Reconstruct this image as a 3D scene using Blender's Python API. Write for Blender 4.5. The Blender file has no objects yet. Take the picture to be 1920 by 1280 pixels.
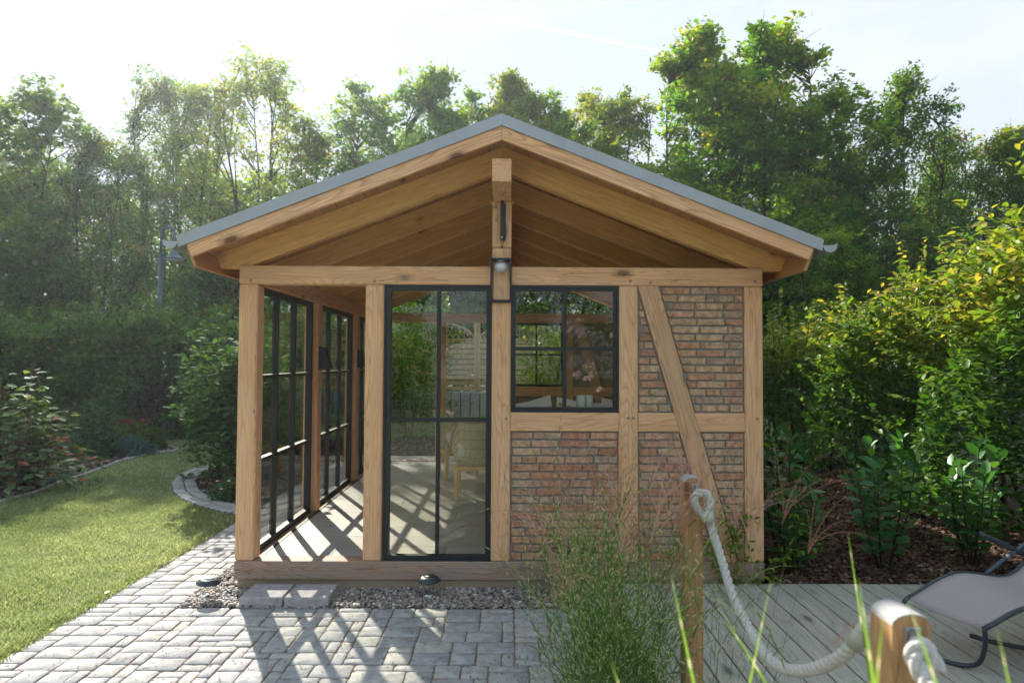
import bpy, math, random
import numpy as np
from mathutils import Vector, Matrix, Quaternion

random.seed(7)
rng = np.random.default_rng(7)
SC = bpy.context.scene
COL = SC.collection

# ------------------------------------------------------------------ camera, sky, sun, exposure
F = 1200.0                      # focal length in photo pixels (photo 1920 wide)
CAM = Vector((0.05, -5.0, 1.77))
cam_d = bpy.data.cameras.new('camera')
cam = bpy.data.objects.new('camera', cam_d)
COL.objects.link(cam)
cam_d.sensor_width = 36.0
cam_d.lens = 36.0 * F / 1920.0
cam_d.clip_start = 0.05
cam_d.clip_end = 6000.0
RC = (Matrix.Rotation(-0.0067, 4, 'Z') @ Matrix.Rotation(math.radians(90) + 0.030, 4, 'X')
      @ Matrix.Rotation(0.0050, 4, 'Z'))
cam.matrix_basis = Matrix.Translation(CAM) @ RC
SC.camera = cam
cam_d.dof.use_dof = True
cam_d.dof.focus_distance = 5.2
cam_d.dof.aperture_fstop = 2.4


def ray(px, py):
    v = Vector(((px - 960.0) / F, -(py - 640.0) / F, -1.0))
    return RC.to_3x3() @ v


def at_z(px, py, z=0.0):
    r = ray(px, py)
    t = (z - CAM.z) / r.z
    return CAM + r * t


def at_y(px, py, y):
    r = ray(px, py)
    t = (y - CAM.y) / r.y
    return CAM + r * t


SUN_EL, SUN_DX, SUN_DY = math.radians(31.0), -0.474, 0.8805   # where the sun stands
world = bpy.data.worlds.new("World")
SC.world = world
world.use_nodes = True
wn, wl = world.node_tree.nodes, world.node_tree.links
wn.clear()
w_out = wn.new('ShaderNodeOutputWorld')
w_bg = wn.new('ShaderNodeBackground')
sky = wn.new('ShaderNodeTexSky')
sky.sky_type = 'NISHITA'
sky.sun_disc = False
sky.sun_elevation = SUN_EL
sky.sun_rotation = math.atan2(SUN_DX, SUN_DY)
sky.air_density = 1.0
sky.dust_density = 1.6
sky.ozone_density = 1.0
# thin cirrus: a whitish veil mixed by stretched noise over the direction
tc = wn.new('ShaderNodeTexCoord')
mp = wn.new('ShaderNodeMapping')
mp.inputs['Scale'].default_value = (1.1, 1.6, 4.5)
mp.inputs['Rotation'].default_value = (0.0, 0.45, 0.4)
nz = wn.new('ShaderNodeTexNoise')
nz.inputs['Scale'].default_value = 1.7
nz.inputs['Detail'].default_value = 7.0
nz.inputs['Roughness'].default_value = 0.58
nz.inputs['Distortion'].default_value = 0.5
cr = wn.new('ShaderNodeValToRGB')
cr.color_ramp.elements[0].position = 0.44
cr.color_ramp.elements[0].color = (0.06, 0.06, 0.06, 1)
cr.color_ramp.elements[1].position = 0.74
cr.color_ramp.elements[1].color = (0.85, 0.85, 0.85, 1)
mixw = wn.new('ShaderNodeMix')
mixw.data_type = 'RGBA'
mixw.inputs[7].default_value = (1.75, 1.8, 1.88, 1)
wl.new(tc.outputs['Generated'], mp.inputs['Vector'])
wl.new(mp.outputs['Vector'], nz.inputs['Vector'])
wl.new(nz.outputs['Fac'], cr.inputs['Fac'])
wl.new(cr.outputs['Color'], mixw.inputs[0])
capn = wn.new('ShaderNodeMix')          # caps the sky colour, which dims the glare round the sun
capn.data_type = 'RGBA'
capn.blend_type = 'DARKEN'
capn.inputs[0].default_value = 1.0
capn.inputs[7].default_value = (1.33, 1.50, 1.72, 1)
wl.new(sky.outputs['Color'], capn.inputs[6])
wl.new(capn.outputs[2], mixw.inputs[6])
wl.new(mixw.outputs[2], w_bg.inputs['Color'])
wl.new(w_bg.outputs['Background'], w_out.inputs['Surface'])
w_bg.inputs['Strength'].default_value = 0.10

sun_d = bpy.data.lights.new('sun', 'SUN')
sun_d.energy = 2.0
sun_d.angle = math.radians(0.55)
sun_d.color = (1.0, 0.94, 0.85)
sun = bpy.data.objects.new('sun', sun_d)
COL.objects.link(sun)
ce = math.cos(SUN_EL)
sdir = Vector((-SUN_DX * ce, -SUN_DY * ce, -math.sin(SUN_EL)))
sun.rotation_euler = sdir.to_track_quat('-Z', 'Y').to_euler()
sun.location = (-10, 20, 20)

SC.view_settings.view_transform = 'Standard'
SC.view_settings.look = 'None'
SC.view_settings.gamma = 1.0
SC.view_settings.use_curve_mapping = False
SC.view_settings.exposure = 2.6
SC.render.engine = 'CYCLES'
cy = SC.cycles
cy.use_denoising = True
try:
    cy.denoiser = 'OPENIMAGEDENOISE'
    cy.denoising_input_passes = 'RGB_ALBEDO_NORMAL'
except Exception:
    pass
cy.max_bounces = 8
cy.diffuse_bounces = 5
cy.glossy_bounces = 4
cy.transmission_bounces = 4
cy.transparent_max_bounces = 16
cy.volume_bounces = 0
cy.sample_clamp_indirect = 6.0
cy.caustics_reflective = False
cy.caustics_refractive = False
cy.use_adaptive_sampling = True
cy.adaptive_threshold = 0.02


# ------------------------------------------------------------------ node material helpers
def new_mat(name):
    m = bpy.data.materials.new(name)
    m.use_nodes = True
    n = m.node_tree.nodes
    n.clear()
    out = n.new('ShaderNodeOutputMaterial')
    b = n.new('ShaderNodeBsdfPrincipled')
    m.node_tree.links.new(b.outputs[0], out.inputs['Surface'])
    return m, n, m.node_tree.links, b, out


def ramp(n, stops, interp='LINEAR'):
    r = n.new('ShaderNodeValToRGB')
    e = r.color_ramp.elements
    while len(e) < len(stops):
        e.new(0.5)
    for k, (p, c) in enumerate(stops):
        e[k].position = p
        e[k].color = (c[0], c[1], c[2], 1) if not isinstance(c, (int, float)) else (c, c, c, 1)
    r.color_ramp.interpolation = interp
    return r


def mixc(n, l, a, b, fac, mode='MIX'):
    x = n.new('ShaderNodeMix')
    x.data_type = 'RGBA'
    x.blend_type = mode
    for sock, v in ((x.inputs[0], fac), (x.inputs[6], a), (x.inputs[7], b)):
        if isinstance(v, (int, float)):
            sock.default_value = v
        elif isinstance(v, tuple):
            sock.default_value = (v[0], v[1], v[2], 1)
        else:
            l.new(v, sock)
    return x.outputs[2]


def objvec(n, l, scale, rand=True, coord='Object'):
    t = n.new('ShaderNodeTexCoord')
    v = t.outputs[coord]
    if rand:
        oi = n.new('ShaderNodeObjectInfo')
        mu = n.new('ShaderNodeVectorMath')
        mu.operation = 'MULTIPLY'
        mu.inputs[1].default_value = (37.0, 91.0, 53.0)
        cb = n.new('ShaderNodeCombineXYZ')
        for k in range(3):
            l.new(oi.outputs['Random'], cb.inputs[k])
        l.new(cb.outputs[0], mu.inputs[0])
        ad = n.new('ShaderNodeVectorMath')
        ad.operation = 'ADD'
        l.new(v, ad.inputs[0])
        l.new(mu.outputs[0], ad.inputs[1])
        v = ad.outputs[0]
    m = n.new('ShaderNodeMapping')
    m.inputs['Scale'].default_value = scale
    l.new(v, m.inputs['Vector'])
    return m.outputs['Vector']


def noise(n, l, vec, scale, detail=4, rough=0.55, dist=0.0):
    x = n.new('ShaderNodeTexNoise')
    x.inputs['Scale'].default_value = scale
    x.inputs['Detail'].default_value = detail
    x.inputs['Roughness'].default_value = rough
    x.inputs['Distortion'].default_value = dist
    if vec is not None:
        l.new(vec, x.inputs['Vector'])
    return x.outputs['Fac']


def bump(n, l, b, h, strength=0.3, dist=0.01):
    x = n.new('ShaderNodeBump')
    x.inputs['Strength'].default_value = strength
    x.inputs['Distance'].default_value = dist
    l.new(h, x.inputs['Height'])
    l.new(x.outputs['Normal'], b.inputs['Normal'])


def wood(name, light, mid, dark, knotcol, weather=None, wamount=0.0, rough=0.62, ringamt=0.55, cracks=0.75, knots=1.0):
    m, n, l, b, out = new_mat(name)
    v = objvec(n, l, (1, 1, 1))
    # fibres
    vf = n.new('ShaderNodeMapping')
    vf.inputs['Scale'].default_value = (2.2, 60, 60)
    l.new(v, vf.inputs['Vector'])
    fib = noise(n, l, vf.outputs[0], 1.6, 5, 0.6)
    # large tone
    vt = n.new('ShaderNodeMapping')
    vt.inputs['Scale'].default_value = (0.9, 6, 6)
    l.new(v, vt.inputs['Vector'])
    tone = noise(n, l, vt.outputs[0], 1.2, 3, 0.5)
    # growth rings bending round the pith
    vr = n.new('ShaderNodeMapping')
    vr.inputs['Scale'].default_value = (0.35, 4.2, 4.2)
    l.new(v, vr.inputs['Vector'])
    rn = n.new('ShaderNodeTexNoise')
    rn.inputs['Scale'].default_value = 1.0
    rn.inputs['Detail'].default_value = 2.0
    rn.inputs['Roughness'].default_value = 0.4
    l.new(vr.outputs[0], rn.inputs['Vector'])
    mul = n.new('ShaderNodeMath')
    mul.operation = 'MULTIPLY'
    mul.inputs[1].default_value = 46.0
    l.new(rn.outputs['Fac'], mul.inputs[0])
    fr = n.new('ShaderNodeMath')
    fr.operation = 'FRACT'
    l.new(mul.outputs[0], fr.inputs[0])
    rr = ramp(n, [(0.0, 0.0), (0.55, 0.15), (0.86, 1.0), (1.0, 0.0)])
    l.new(fr.outputs[0], rr.inputs['Fac'])
    base = ramp(n, [(0.3, mid), (0.7, light)])
    l.new(tone, base.inputs['Fac'])
    rf = n.new('ShaderNodeMath')
    rf.operation = 'MULTIPLY'
    rf.inputs[1].default_value = ringamt
    l.new(rr.outputs['Color'], rf.inputs[0])
    c = mixc(n, l, base.outputs['Color'], dark, rf.outputs[0])
    fr2 = ramp(n, [(0.35, 0.78), (0.62, 1.06)])
    l.new(fib, fr2.inputs['Fac'])
    c = mixc(n, l, c, fr2.outputs['Color'], 1.0, 'MULTIPLY')
    # knots
    vk = n.new('ShaderNodeMapping')
    vk.inputs['Scale'].default_value = (1.9, 4.6, 4.6)
    l.new(v, vk.inputs['Vector'])
    vo = n.new('ShaderNodeTexVoronoi')
    vo.inputs['Scale'].default_value = 1.0
    l.new(vk.outputs[0], vo.inputs['Vector'])
    kr = ramp(n, [(0.0, 1.0), (0.075 * knots, 0.95), (0.12 * knots, 0.38), (0.21 * knots, 0.0)])
    l.new(vo.outputs['Distance'], kr.inputs['Fac'])
    c = mixc(n, l, c, knotcol, kr.outputs['Color'])
    if weather:
        vw = n.new('ShaderNodeMapping')
        vw.inputs['Scale'].default_value = (1.5, 9, 9)
        l.new(v, vw.inputs['Vector'])
        wf = noise(n, l, vw.outputs[0], 2.2, 5, 0.65)
        wr = ramp(n, [(0.32, 0.0), (0.72, wamount)])
        l.new(wf, wr.inputs['Fac'])
        c = mixc(n, l, c, weather, wr.outputs['Color'])
    # drying splits: long thin dark lines along the grain, here and there
    vc = n.new('ShaderNodeMapping')
    vc.inputs['Scale'].default_value = (0.9, 26, 26)
    l.new(v, vc.inputs['Vector'])
    cn = noise(n, l, vc.outputs[0], 1.0, 2, 0.5)
    crk = ramp(n, [(0.0, 0.0), (0.368, 0.0), (0.377, cracks), (0.386, 0.0), (1.0, 0.0)])
    l.new(cn, crk.inputs['Fac'])
    c = mixc(n, l, c, (0.09, 0.05, 0.03), crk.outputs['Color'])
    l.new(c, b.inputs['Base Color'])
    b.inputs['Roughness'].default_value = rough
    b.inputs['Specular IOR Level'].default_value = 0.3
    hb = mixc(n, l, fib, rr.outputs['Color'], 0.35)
    bump(n, l, b, hb, 0.35, 0.004)
    return m


def plain(name, col, rough=0.5, metal=0.0, nscale=0, namt=0.0, bumps=0.0, spec=0.5, ncoord='Object'):
    m, n, l, b, out = new_mat(name)
    if nscale:
        v = objvec(n, l, (1, 1, 1), coord=ncoord)
        f = noise(n, l, v, nscale, 5, 0.6)
        r = ramp(n, [(0.3, tuple(x * (1 - namt) for x in col)), (0.7, tuple(min(1, x * (1 + namt)) for x in col))])
        l.new(f, r.inputs['Fac'])
        l.new(r.outputs['Color'], b.inputs['Base Color'])
        if bumps:
            bump(n, l, b, f, bumps, 0.004)
    else:
        b.inputs['Base Color'].default_value = (*col, 1)
    b.inputs['Roughness'].default_value = rough
    b.inputs['Metallic'].default_value = metal
    b.inputs['Specular IOR Level'].default_value = spec
    return m


def leafmat(name, stops, trans=0.45, rough=0.5, tcol=(1.35, 1.45, 0.42), spec=0.14, attr='tint'):
    m, n, l, b, out = new_mat(name)
    a = n.new('ShaderNodeAttribute')
    a.attribute_name = attr
    oi = n.new('ShaderNodeObjectInfo')
    ad = n.new('ShaderNodeMath')
    ad.operation = 'MULTIPLY_ADD'
    ad.inputs[1].default_value = 0.12
    l.new(oi.outputs['Random'], ad.inputs[0])
    l.new(a.outputs['Fac'], ad.inputs[2])
    sb = n.new('ShaderNodeMath')
    sb.operation = 'SUBTRACT'
    sb.inputs[1].default_value = 0.06
    l.new(ad.outputs[0], sb.inputs[0])
    r = ramp(n, stops)
    l.new(sb.outputs[0], r.inputs['Fac'])
    l.new(r.outputs['Color'], b.inputs['Base Color'])
    b.inputs['Roughness'].default_value = rough
    b.inputs['Specular IOR Level'].default_value = spec
    t = n.new('ShaderNodeBsdfTranslucent')
    tcn = mixc(n, l, r.outputs['Color'], (tcol[0], tcol[1], tcol[2]), 1.0, 'MULTIPLY')
    l.new(tcn, t.inputs['Color'])
    mx = n.new('ShaderNodeMixShader')
    mx.inputs[0].default_value = trans
    l.new(b.outputs[0], mx.inputs[1])
    l.new(t.outputs[0], mx.inputs[2])
    l.new(mx.outputs[0], out.inputs['Surface'])
    return m


def glassmat(name, tint=(0.965, 0.975, 0.93)):
    m, n, l, b, out = new_mat(name)
    n.remove(b)
    tr = n.new('ShaderNodeBsdfTransparent')
    tr.inputs['Color'].default_value = (*tint, 1)
    gl = n.new('ShaderNodeBsdfGlossy')
    gl.inputs['Roughness'].default_value = 0.0
    fr = n.new('ShaderNodeFresnel')
    ge = n.new('ShaderNodeNewGeometry')
    io = n.new('ShaderNodeMath')               # the sheet does not bend rays: same reflectance on both faces
    io.operation = 'MULTIPLY_ADD'
    io.inputs[1].default_value = 1 / 1.52 - 1.52
    io.inputs[2].default_value = 1.52
    l.new(ge.outputs['Backfacing'], io.inputs[0])
    l.new(io.outputs[0], fr.inputs['IOR'])
    mx = n.new('ShaderNodeMixShader')
    l.new(fr.outputs[0], mx.inputs[0])
    l.new(tr.outputs[0], mx.inputs[1])
    l.new(gl.outputs[0], mx.inputs[2])
    l.new(mx.outputs[0], out.inputs['Surface'])
    return m


def rand_ramp_mat(name, stops, nscale, speck, speckamt, rough, bumps, bd=0.004, vary=0.25, interp='LINEAR'):
    """colour picked per object, broken up by noise"""
    m, n, l, b, out = new_mat(name)
    oi = n.new('ShaderNodeObjectInfo')
    r = ramp(n, stops, interp)
    l.new(oi.outputs['Random'], r.inputs['Fac'])
    v = objvec(n, l, (1, 1, 1))
    f = noise(n, l, v, nscale, 6, 0.65)
    g = ramp(n, [(0.28, 1 - vary), (0.72, 1 + vary)])
    l.new(f, g.inputs['Fac'])
    c = mixc(n, l, r.outputs['Color'], g.outputs['Color'], 1.0, 'MULTIPLY')
    f2 = noise(n, l, v, nscale * 3.1, 4, 0.7)
    g2 = ramp(n, [(0.55, 0.0), (0.72, speckamt)])
    l.new(f2, g2.inputs['Fac'])
    c = mixc(n, l, c, speck, g2.outputs['Color'])
    l.new(c, b.inputs['Base Color'])
    b.inputs['Roughness'].default_value = rough
    b.inputs['Specular IOR Level'].default_value = 0.3
    bump(n, l, b, f2, bumps, bd)
    return m


M = {}
M['larch'] = wood('larch_timber', (0.87, 0.52, 0.275), (0.79, 0.42, 0.20), (0.50, 0.215, 0.085), (0.15, 0.06, 0.025),
                  (0.62, 0.44, 0.32), 0.45)
M['larch_brace'] = wood('larch_brace_timber', (0.78, 0.45, 0.235), (0.68, 0.35, 0.165), (0.30, 0.15, 0.07), (0.15, 0.06, 0.025),
                        (0.42, 0.33, 0.27), 0.5)
M['barge'] = wood('barge_timber', (0.88, 0.52, 0.29), (0.81, 0.43, 0.215), (0.35, 0.17, 0.08), (0.16, 0.06, 0.03))
M['sill'] = wood('weathered_sill_timber', (0.50, 0.325, 0.225), (0.40, 0.245, 0.165), (0.15, 0.085, 0.06), (0.09, 0.045, 0.03),
                 (0.30, 0.255, 0.235), 0.8)
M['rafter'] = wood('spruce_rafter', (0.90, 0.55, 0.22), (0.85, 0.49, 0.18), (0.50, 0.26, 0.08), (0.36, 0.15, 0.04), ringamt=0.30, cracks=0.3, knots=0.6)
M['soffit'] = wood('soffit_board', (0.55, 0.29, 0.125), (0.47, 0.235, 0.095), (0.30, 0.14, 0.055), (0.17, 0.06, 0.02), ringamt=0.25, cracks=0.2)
M['postwood'] = wood('fence_post_timber', (0.55, 0.33, 0.17), (0.47, 0.26, 0.12), (0.33, 0.165, 0.07), (0.2, 0.09, 0.04))
M['deck'] = wood('grey_deck_board', (0.52, 0.49, 0.425), (0.43, 0.40, 0.345), (0.26, 0.24, 0.20), (0.12, 0.11, 0.10))
M['black'] = plain('anthracite_frame', (0.012, 0.016, 0.021), 0.38)
M['zinc'] = plain('zinc_sheet', (0.36, 0.39, 0.42), 0.42, 0.35, 3.0, 0.10)
M['glass'] = glassmat('window_glass')
M['brick'] = rand_ramp_mat('brick_clay', [(0.0, (0.41, 0.185, 0.115)), (0.25, (0.49, 0.27, 0.165)), (0.5, (0.52, 0.345, 0.215)),
                                          (0.7, (0.45, 0.30, 0.19)), (0.85, (0.39, 0.27, 0.195)), (1.0, (0.45, 0.235, 0.15))],
                           22, (0.70, 0.54, 0.40), 0.55, 0.9, 1.0, 0.008, 0.5)
M['mortar'] = plain('grey_mortar', (0.24, 0.24, 0.22), 0.95, 0, 40, 0.2, 0.6, 0.2)
M['paver'] = rand_ramp_mat('paver_stone', [(0.0, (0.30, 0.295, 0.295)), (0.25, (0.385, 0.375, 0.365)), (0.5, (0.43, 0.41, 0.37)),
                                           (0.75, (0.345, 0.34, 0.345)), (1.0, (0.41, 0.39, 0.36))],
                           14, (0.54, 0.49, 0.42), 0.5, 0.85, 0.7, 0.005, 0.30)
M['paver'].node_tree.nodes['Principled BSDF'].inputs['Specular IOR Level'].default_value = 0.12
M['edging'] = rand_ramp_mat('edging_stone', [(0.0, (0.30, 0.295, 0.27)), (1.0, (0.40, 0.39, 0.36))], 14, (0.45, 0.43, 0.38), 0.3, 0.9, 0.5)
M['joint'] = plain('joint_sand', (0.25, 0.17, 0.115), 0.95, 0, 60, 0.4, 0.8, 0.1)
M['slab_bounce'] = plain('bounce_ground_stone', (0.22, 0.23, 0.17), 0.9, 0, 3, 0.12)
M['slab'] = plain('step_slab', (0.36, 0.335, 0.34), 0.9, 0, 22, 0.22, 0.5, 0.2)
M['plinth'] = plain('plinth_concrete', (0.33, 0.26, 0.19), 0.95, 0, 120, 0.35, 0.8, 0.2)
M['tile'] = rand_ramp_mat('floor_tile', [(0.0, (0.40, 0.365, 0.35)), (1.0, (0.49, 0.455, 0.43))], 5, (0.42, 0.40, 0.38), 0.2, 0.4, 0.08, 0.002, 0.1)
M['panel'] = plain('clay_panel', (0.25, 0.17, 0.12), 0.9, 0, 12, 0.2)
M['soil'] = plain('soil', (0.05, 0.034, 0.022), 1.0, 0, 8, 0.4, 0.8, 0.1)
M['planted'] = plain('planted_soil', (0.12, 0.10, 0.065), 1.0, 0, 14, 0.5, 0.8, 0.1)
M['lawnbase'] = plain('lawn_base', (0.20, 0.235, 0.11), 1.0, 0, 2.5, 0.3, 0.8, 0.1)
M['bark'] = plain('bark', (0.055, 0.042, 0.032), 0.95, 0, 12, 0.4, 0.8, 0.1)
M['twig'] = plain('twig', (0.10, 0.055, 0.035), 0.9)
M['redstem'] = plain('red_stem', (0.14, 0.03, 0.03), 0.7)
M['steel'] = plain('galvanised_steel', (0.45, 0.46, 0.47), 0.35, 0.9, 30, 0.2)
M['lamppost'] = plain('blue_grey_paint', (0.05, 0.08, 0.125), 0.45)
M['fabric'] = plain('grey_sling_fabric', (0.38, 0.335, 0.335), 0.85, 0, 300, 0.15, 0.3, 0.2)
M['tube'] = plain('anthracite_tube', (0.03, 0.038, 0.05), 0.4)
M['rope'] = plain('rope_fibre', (0.52, 0.49, 0.45), 0.9, 0, 180, 0.3, 0.6, 0.1)
M['whip'] = plain('whipping', (0.50, 0.50, 0.42), 0.8, 0, 300, 0.2, 0.6)
M['chairleg'] = plain('chair_leg_wood', (0.66, 0.42, 0.13), 0.5, 0, 20, 0.15)
M['cushion'] = plain('cushion_cloth', (0.62, 0.58, 0.54), 0.95, 0, 60, 0.08, 0.2)
M['candle'] = plain('speckled_ceramic', (0.42, 0.45, 0.42), 0.7, 0, 140, 0.3)
M['frosted'] = plain('opal_globe', (0.62, 0.62, 0.68), 0.15)
M['basket'] = plain('seagrass_basket', (0.42, 0.29, 0.20), 0.9, 0, 90, 0.3, 0.4, 0.1)
M['concrete'] = plain('garden_wall_concrete', (0.36, 0.35, 0.33), 0.95, 0, 25, 0.25, 0.8, 0.2)
M['fencewood'] = plain('fence_wood', (0.46, 0.33, 0.17), 0.85, 0, 9, 0.2)
M['dark'] = plain('dark_gap', (0.02, 0.018, 0.016), 1.0)
M['pinkflower'] = plain('pink_petal', (0.85, 0.68, 0.66), 0.7)
M['redflower'] = plain('red_petal', (0.45, 0.05, 0.07), 0.7)
M['amber'] = plain('animal_figure_clay', (0.45, 0.22, 0.10), 0.7)

LM = {}
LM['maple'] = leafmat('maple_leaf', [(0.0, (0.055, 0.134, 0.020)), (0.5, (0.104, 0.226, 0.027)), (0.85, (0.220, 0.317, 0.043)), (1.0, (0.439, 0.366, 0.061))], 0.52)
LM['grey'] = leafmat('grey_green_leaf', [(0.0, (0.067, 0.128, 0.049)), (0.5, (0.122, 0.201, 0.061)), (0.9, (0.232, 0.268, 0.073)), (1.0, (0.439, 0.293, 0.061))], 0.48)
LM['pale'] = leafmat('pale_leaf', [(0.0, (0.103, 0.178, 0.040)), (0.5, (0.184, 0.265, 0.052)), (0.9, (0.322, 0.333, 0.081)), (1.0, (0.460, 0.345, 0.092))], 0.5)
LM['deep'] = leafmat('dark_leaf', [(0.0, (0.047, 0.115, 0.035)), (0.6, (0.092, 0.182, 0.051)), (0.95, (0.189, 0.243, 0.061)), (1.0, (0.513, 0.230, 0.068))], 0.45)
LM['hedge'] = leafmat('hedge_leaf', [(0.0, (0.051, 0.128, 0.041)), (0.55, (0.108, 0.209, 0.057)), (0.9, (0.243, 0.297, 0.074)), (1.0, (0.459, 0.297, 0.068))], 0.42, 0.5)
LM['hornbeam'] = leafmat('sunlit_and_dry_hornbeam_leaf', [(0.0, (0.045, 0.11, 0.028)), (0.4, (0.10, 0.19, 0.036)), (0.72, (0.25, 0.29, 0.06)), (1.0, (0.55, 0.40, 0.10))], 0.42, 0.45)  # yellow end stands for sun on the upper hedge, and for dry fallen leaves
LM['laurel'] = leafmat('laurel_leaf', [(0.0, (0.039, 0.121, 0.039)), (0.7, (0.077, 0.204, 0.055)), (1.0, (0.242, 0.363, 0.055))], 0.3, 0.42, spec=0.3)
LM['dogwood'] = leafmat('dogwood_leaf', [(0.0, (0.07, 0.12, 0.055)), (0.6, (0.15, 0.21, 0.10)), (0.88, (0.24, 0.30, 0.15)), (0.93, (0.42, 0.25, 0.07)), (1.0, (0.34, 0.07, 0.05))], 0.3, 0.7, spec=0.06)
LM['lilac'] = leafmat('lilac_leaf', [(0.0, (0.048, 0.102, 0.050)), (0.7, (0.096, 0.174, 0.072)), (1.0, (0.192, 0.276, 0.084))], 0.3, 0.75, spec=0.03)
LM['grassblade'] = leafmat('lawn_blade', [(0.0, (0.15, 0.20, 0.075)), (0.6, (0.27, 0.32, 0.14)), (1.0, (0.54, 0.52, 0.32))], 0.42, 0.6, tcol=(1.15, 1.2, 0.85))
LM['juniper'] = leafmat('blue_juniper', [(0.0, (0.060, 0.128, 0.128)), (1.0, (0.150, 0.255, 0.255))], 0.1, 0.7)
LM['box'] = leafmat('box_leaf', [(0.0, (0.030, 0.075, 0.030)), (1.0, (0.075, 0.165, 0.045))], 0.25, 0.5)
LM['purple'] = leafmat('purple_leaf', [(0.0, (0.03, 0.02, 0.025)), (1.0, (0.10, 0.06, 0.07))], 0.25, 0.4)
LM['sedum'] = leafmat('sedum_flower', [(0.0, (0.18, 0.03, 0.05)), (1.0, (0.38, 0.08, 0.10))], 0.1, 0.8, tcol=(1, 1, 1))
LM['lime'] = leafmat('light_green_leaf', [(0.0, (0.08, 0.14, 0.03)), (1.0, (0.18, 0.24, 0.05))], 0.4, 0.5)
LM['chip'] = leafmat('bark_chip', [(0.0, (0.05, 0.032, 0.026)), (0.6, (0.15, 0.105, 0.085)), (0.92, (0.28, 0.22, 0.18)), (1.0, (0.45, 0.39, 0.33))], 0.0, 0.9, spec=0.2)
LM['chipbrown'] = leafmat('brown_bark_chip', [(0.0, (0.045, 0.024, 0.016)), (0.6, (0.14, 0.075, 0.048)), (0.92, (0.24, 0.15, 0.10)), (1.0, (0.42, 0.32, 0.23))], 0.0, 0.9, spec=0.2)
LM['pebble'] = leafmat('pebble_stone', [(0.0, (0.07, 0.07, 0.085)), (0.35, (0.24, 0.20, 0.175)), (0.7, (0.40, 0.34, 0.28)), (0.9, (0.52, 0.50, 0.46)), (1.0, (0.72, 0.70, 0.68))], 0.0, 0.6, spec=0.3)
LM['plume'] = leafmat('reddish_plume', [(0.0, (0.38, 0.18, 0.12)), (0.6, (0.54, 0.30, 0.23)), (1.0, (0.70, 0.48, 0.38))], 0.45, 0.6, tcol=(1.1, 0.95, 0.85))
LM['wicker'] = leafmat('wicker_strand', [(0.0, (0.42, 0.36, 0.20)), (1.0, (0.62, 0.55, 0.35))], 0.0, 0.7)


def zebra_mat():
    m = leafmat('zebra_grass_blade', [(0.0, (0.06, 0.15, 0.05)), (0.6, (0.11, 0.23, 0.07)), (1.0, (0.20, 0.32, 0.09))], 0.4, 0.45)
    n, l = m.node_tree.nodes, m.node_tree.links
    a = n.new('ShaderNodeAttribute')
    a.attribute_name = 'along'
    mu = n.new('ShaderNodeMath')
    mu.operation = 'FRACT'
    l.new(a.outputs['Fac'], mu.inputs[0])
    r = ramp(n, [(0.0, 0.0), (0.70, 0.0), (0.80, 1.0), (0.92, 1.0), (1.0, 0.0)])
    l.new(mu.outputs[0], r.inputs['Fac'])
    for bs in [x for x in n if x.type in ('BSDF_PRINCIPLED', 'BSDF_TRANSLUCENT')]:
        s = bs.inputs['Base Color'] if bs.type == 'BSDF_PRINCIPLED' else bs.inputs['Color']
        src = s.links[0].from_socket
        c = mixc(n, l, src, (0.66, 0.64, 0.30), r.outputs['Color'])
        l.new(c, s)
    return m


LM['zebra'] = zebra_mat()


# ------------------------------------------------------------------ object helpers
def wm(o):
    m = o.matrix_basis.copy()
    if o.parent is not None:
        m = wm(o.parent) @ o.matrix_parent_inverse @ m
    return m


def attach(o, p):
    if p is not None:
        o.parent = p
        o.matrix_parent_inverse = wm(p).inverted()
    return o


def link(name, me, mat=None, parent=None, mw=None):
    if mat is not None and len(me.materials) == 0:
        me.materials.append(mat)
    o = bpy.data.objects.new(name, me)
    COL.objects.link(o)
    if mw is not None:
        o.matrix_basis = mw
    return attach(o, parent)


def tag(o, label=None, cat=None, group=None, kind=None):
    if label:
        o['label'] = label
    if cat:
        o['category'] = cat
    if group:
        o['group'] = group
    if kind:
        o['kind'] = kind
    return o


def thing(name, loc, label, cat, group=None):
    o = bpy.data.objects.new(name, None)
    o.empty_display_size = 0.2
    o.location = loc
    COL.objects.link(o)
    return tag(o, label, cat, group)


def pymesh(name, verts, faces, smooth=False):
    me = bpy.data.meshes.new(name)
    me.from_pydata([tuple(v) for v in verts], [], faces)
    if smooth:
        me.polygons.foreach_set('use_smooth', [True] * len(me.polygons))
    me.update()
    return me


def npmesh(name, V, Fc, attrs=None, smooth=False):
    """V (n,3); Fc (m,k) all of one arity"""
    me = bpy.data.meshes.new(name)
    V = np.asarray(V, dtype=np.float32)
    Fc = np.asarray(Fc, dtype=np.int32)
    k = Fc.shape[1]
    me.vertices.add(len(V))
    me.vertices.foreach_set('co', V.ravel())
    me.loops.add(Fc.size)
    me.loops.foreach_set('vertex_index', Fc.ravel())
    me.polygons.add(len(Fc))
    me.polygons.foreach_set('loop_start', np.arange(0, Fc.size, k, dtype=np.int32))
    me.polygons.foreach_set('loop_total', np.full(len(Fc), k, dtype=np.int32))
    if smooth:
        me.polygons.foreach_set('use_smooth', np.ones(len(Fc), dtype=bool))
    me.update(calc_edges=True)
    for nm, arr in (attrs or {}).items():
        a = me.attributes.new(nm, 'FLOAT', 'POINT')
        a.data.foreach_set('value', np.asarray(arr, dtype=np.float32))
    return me


BOXF = [(0, 3, 2, 1), (4, 5, 6, 7), (0, 1, 5, 4), (1, 2, 6, 5), (2, 3, 7, 6), (3, 0, 4, 7)]


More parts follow.
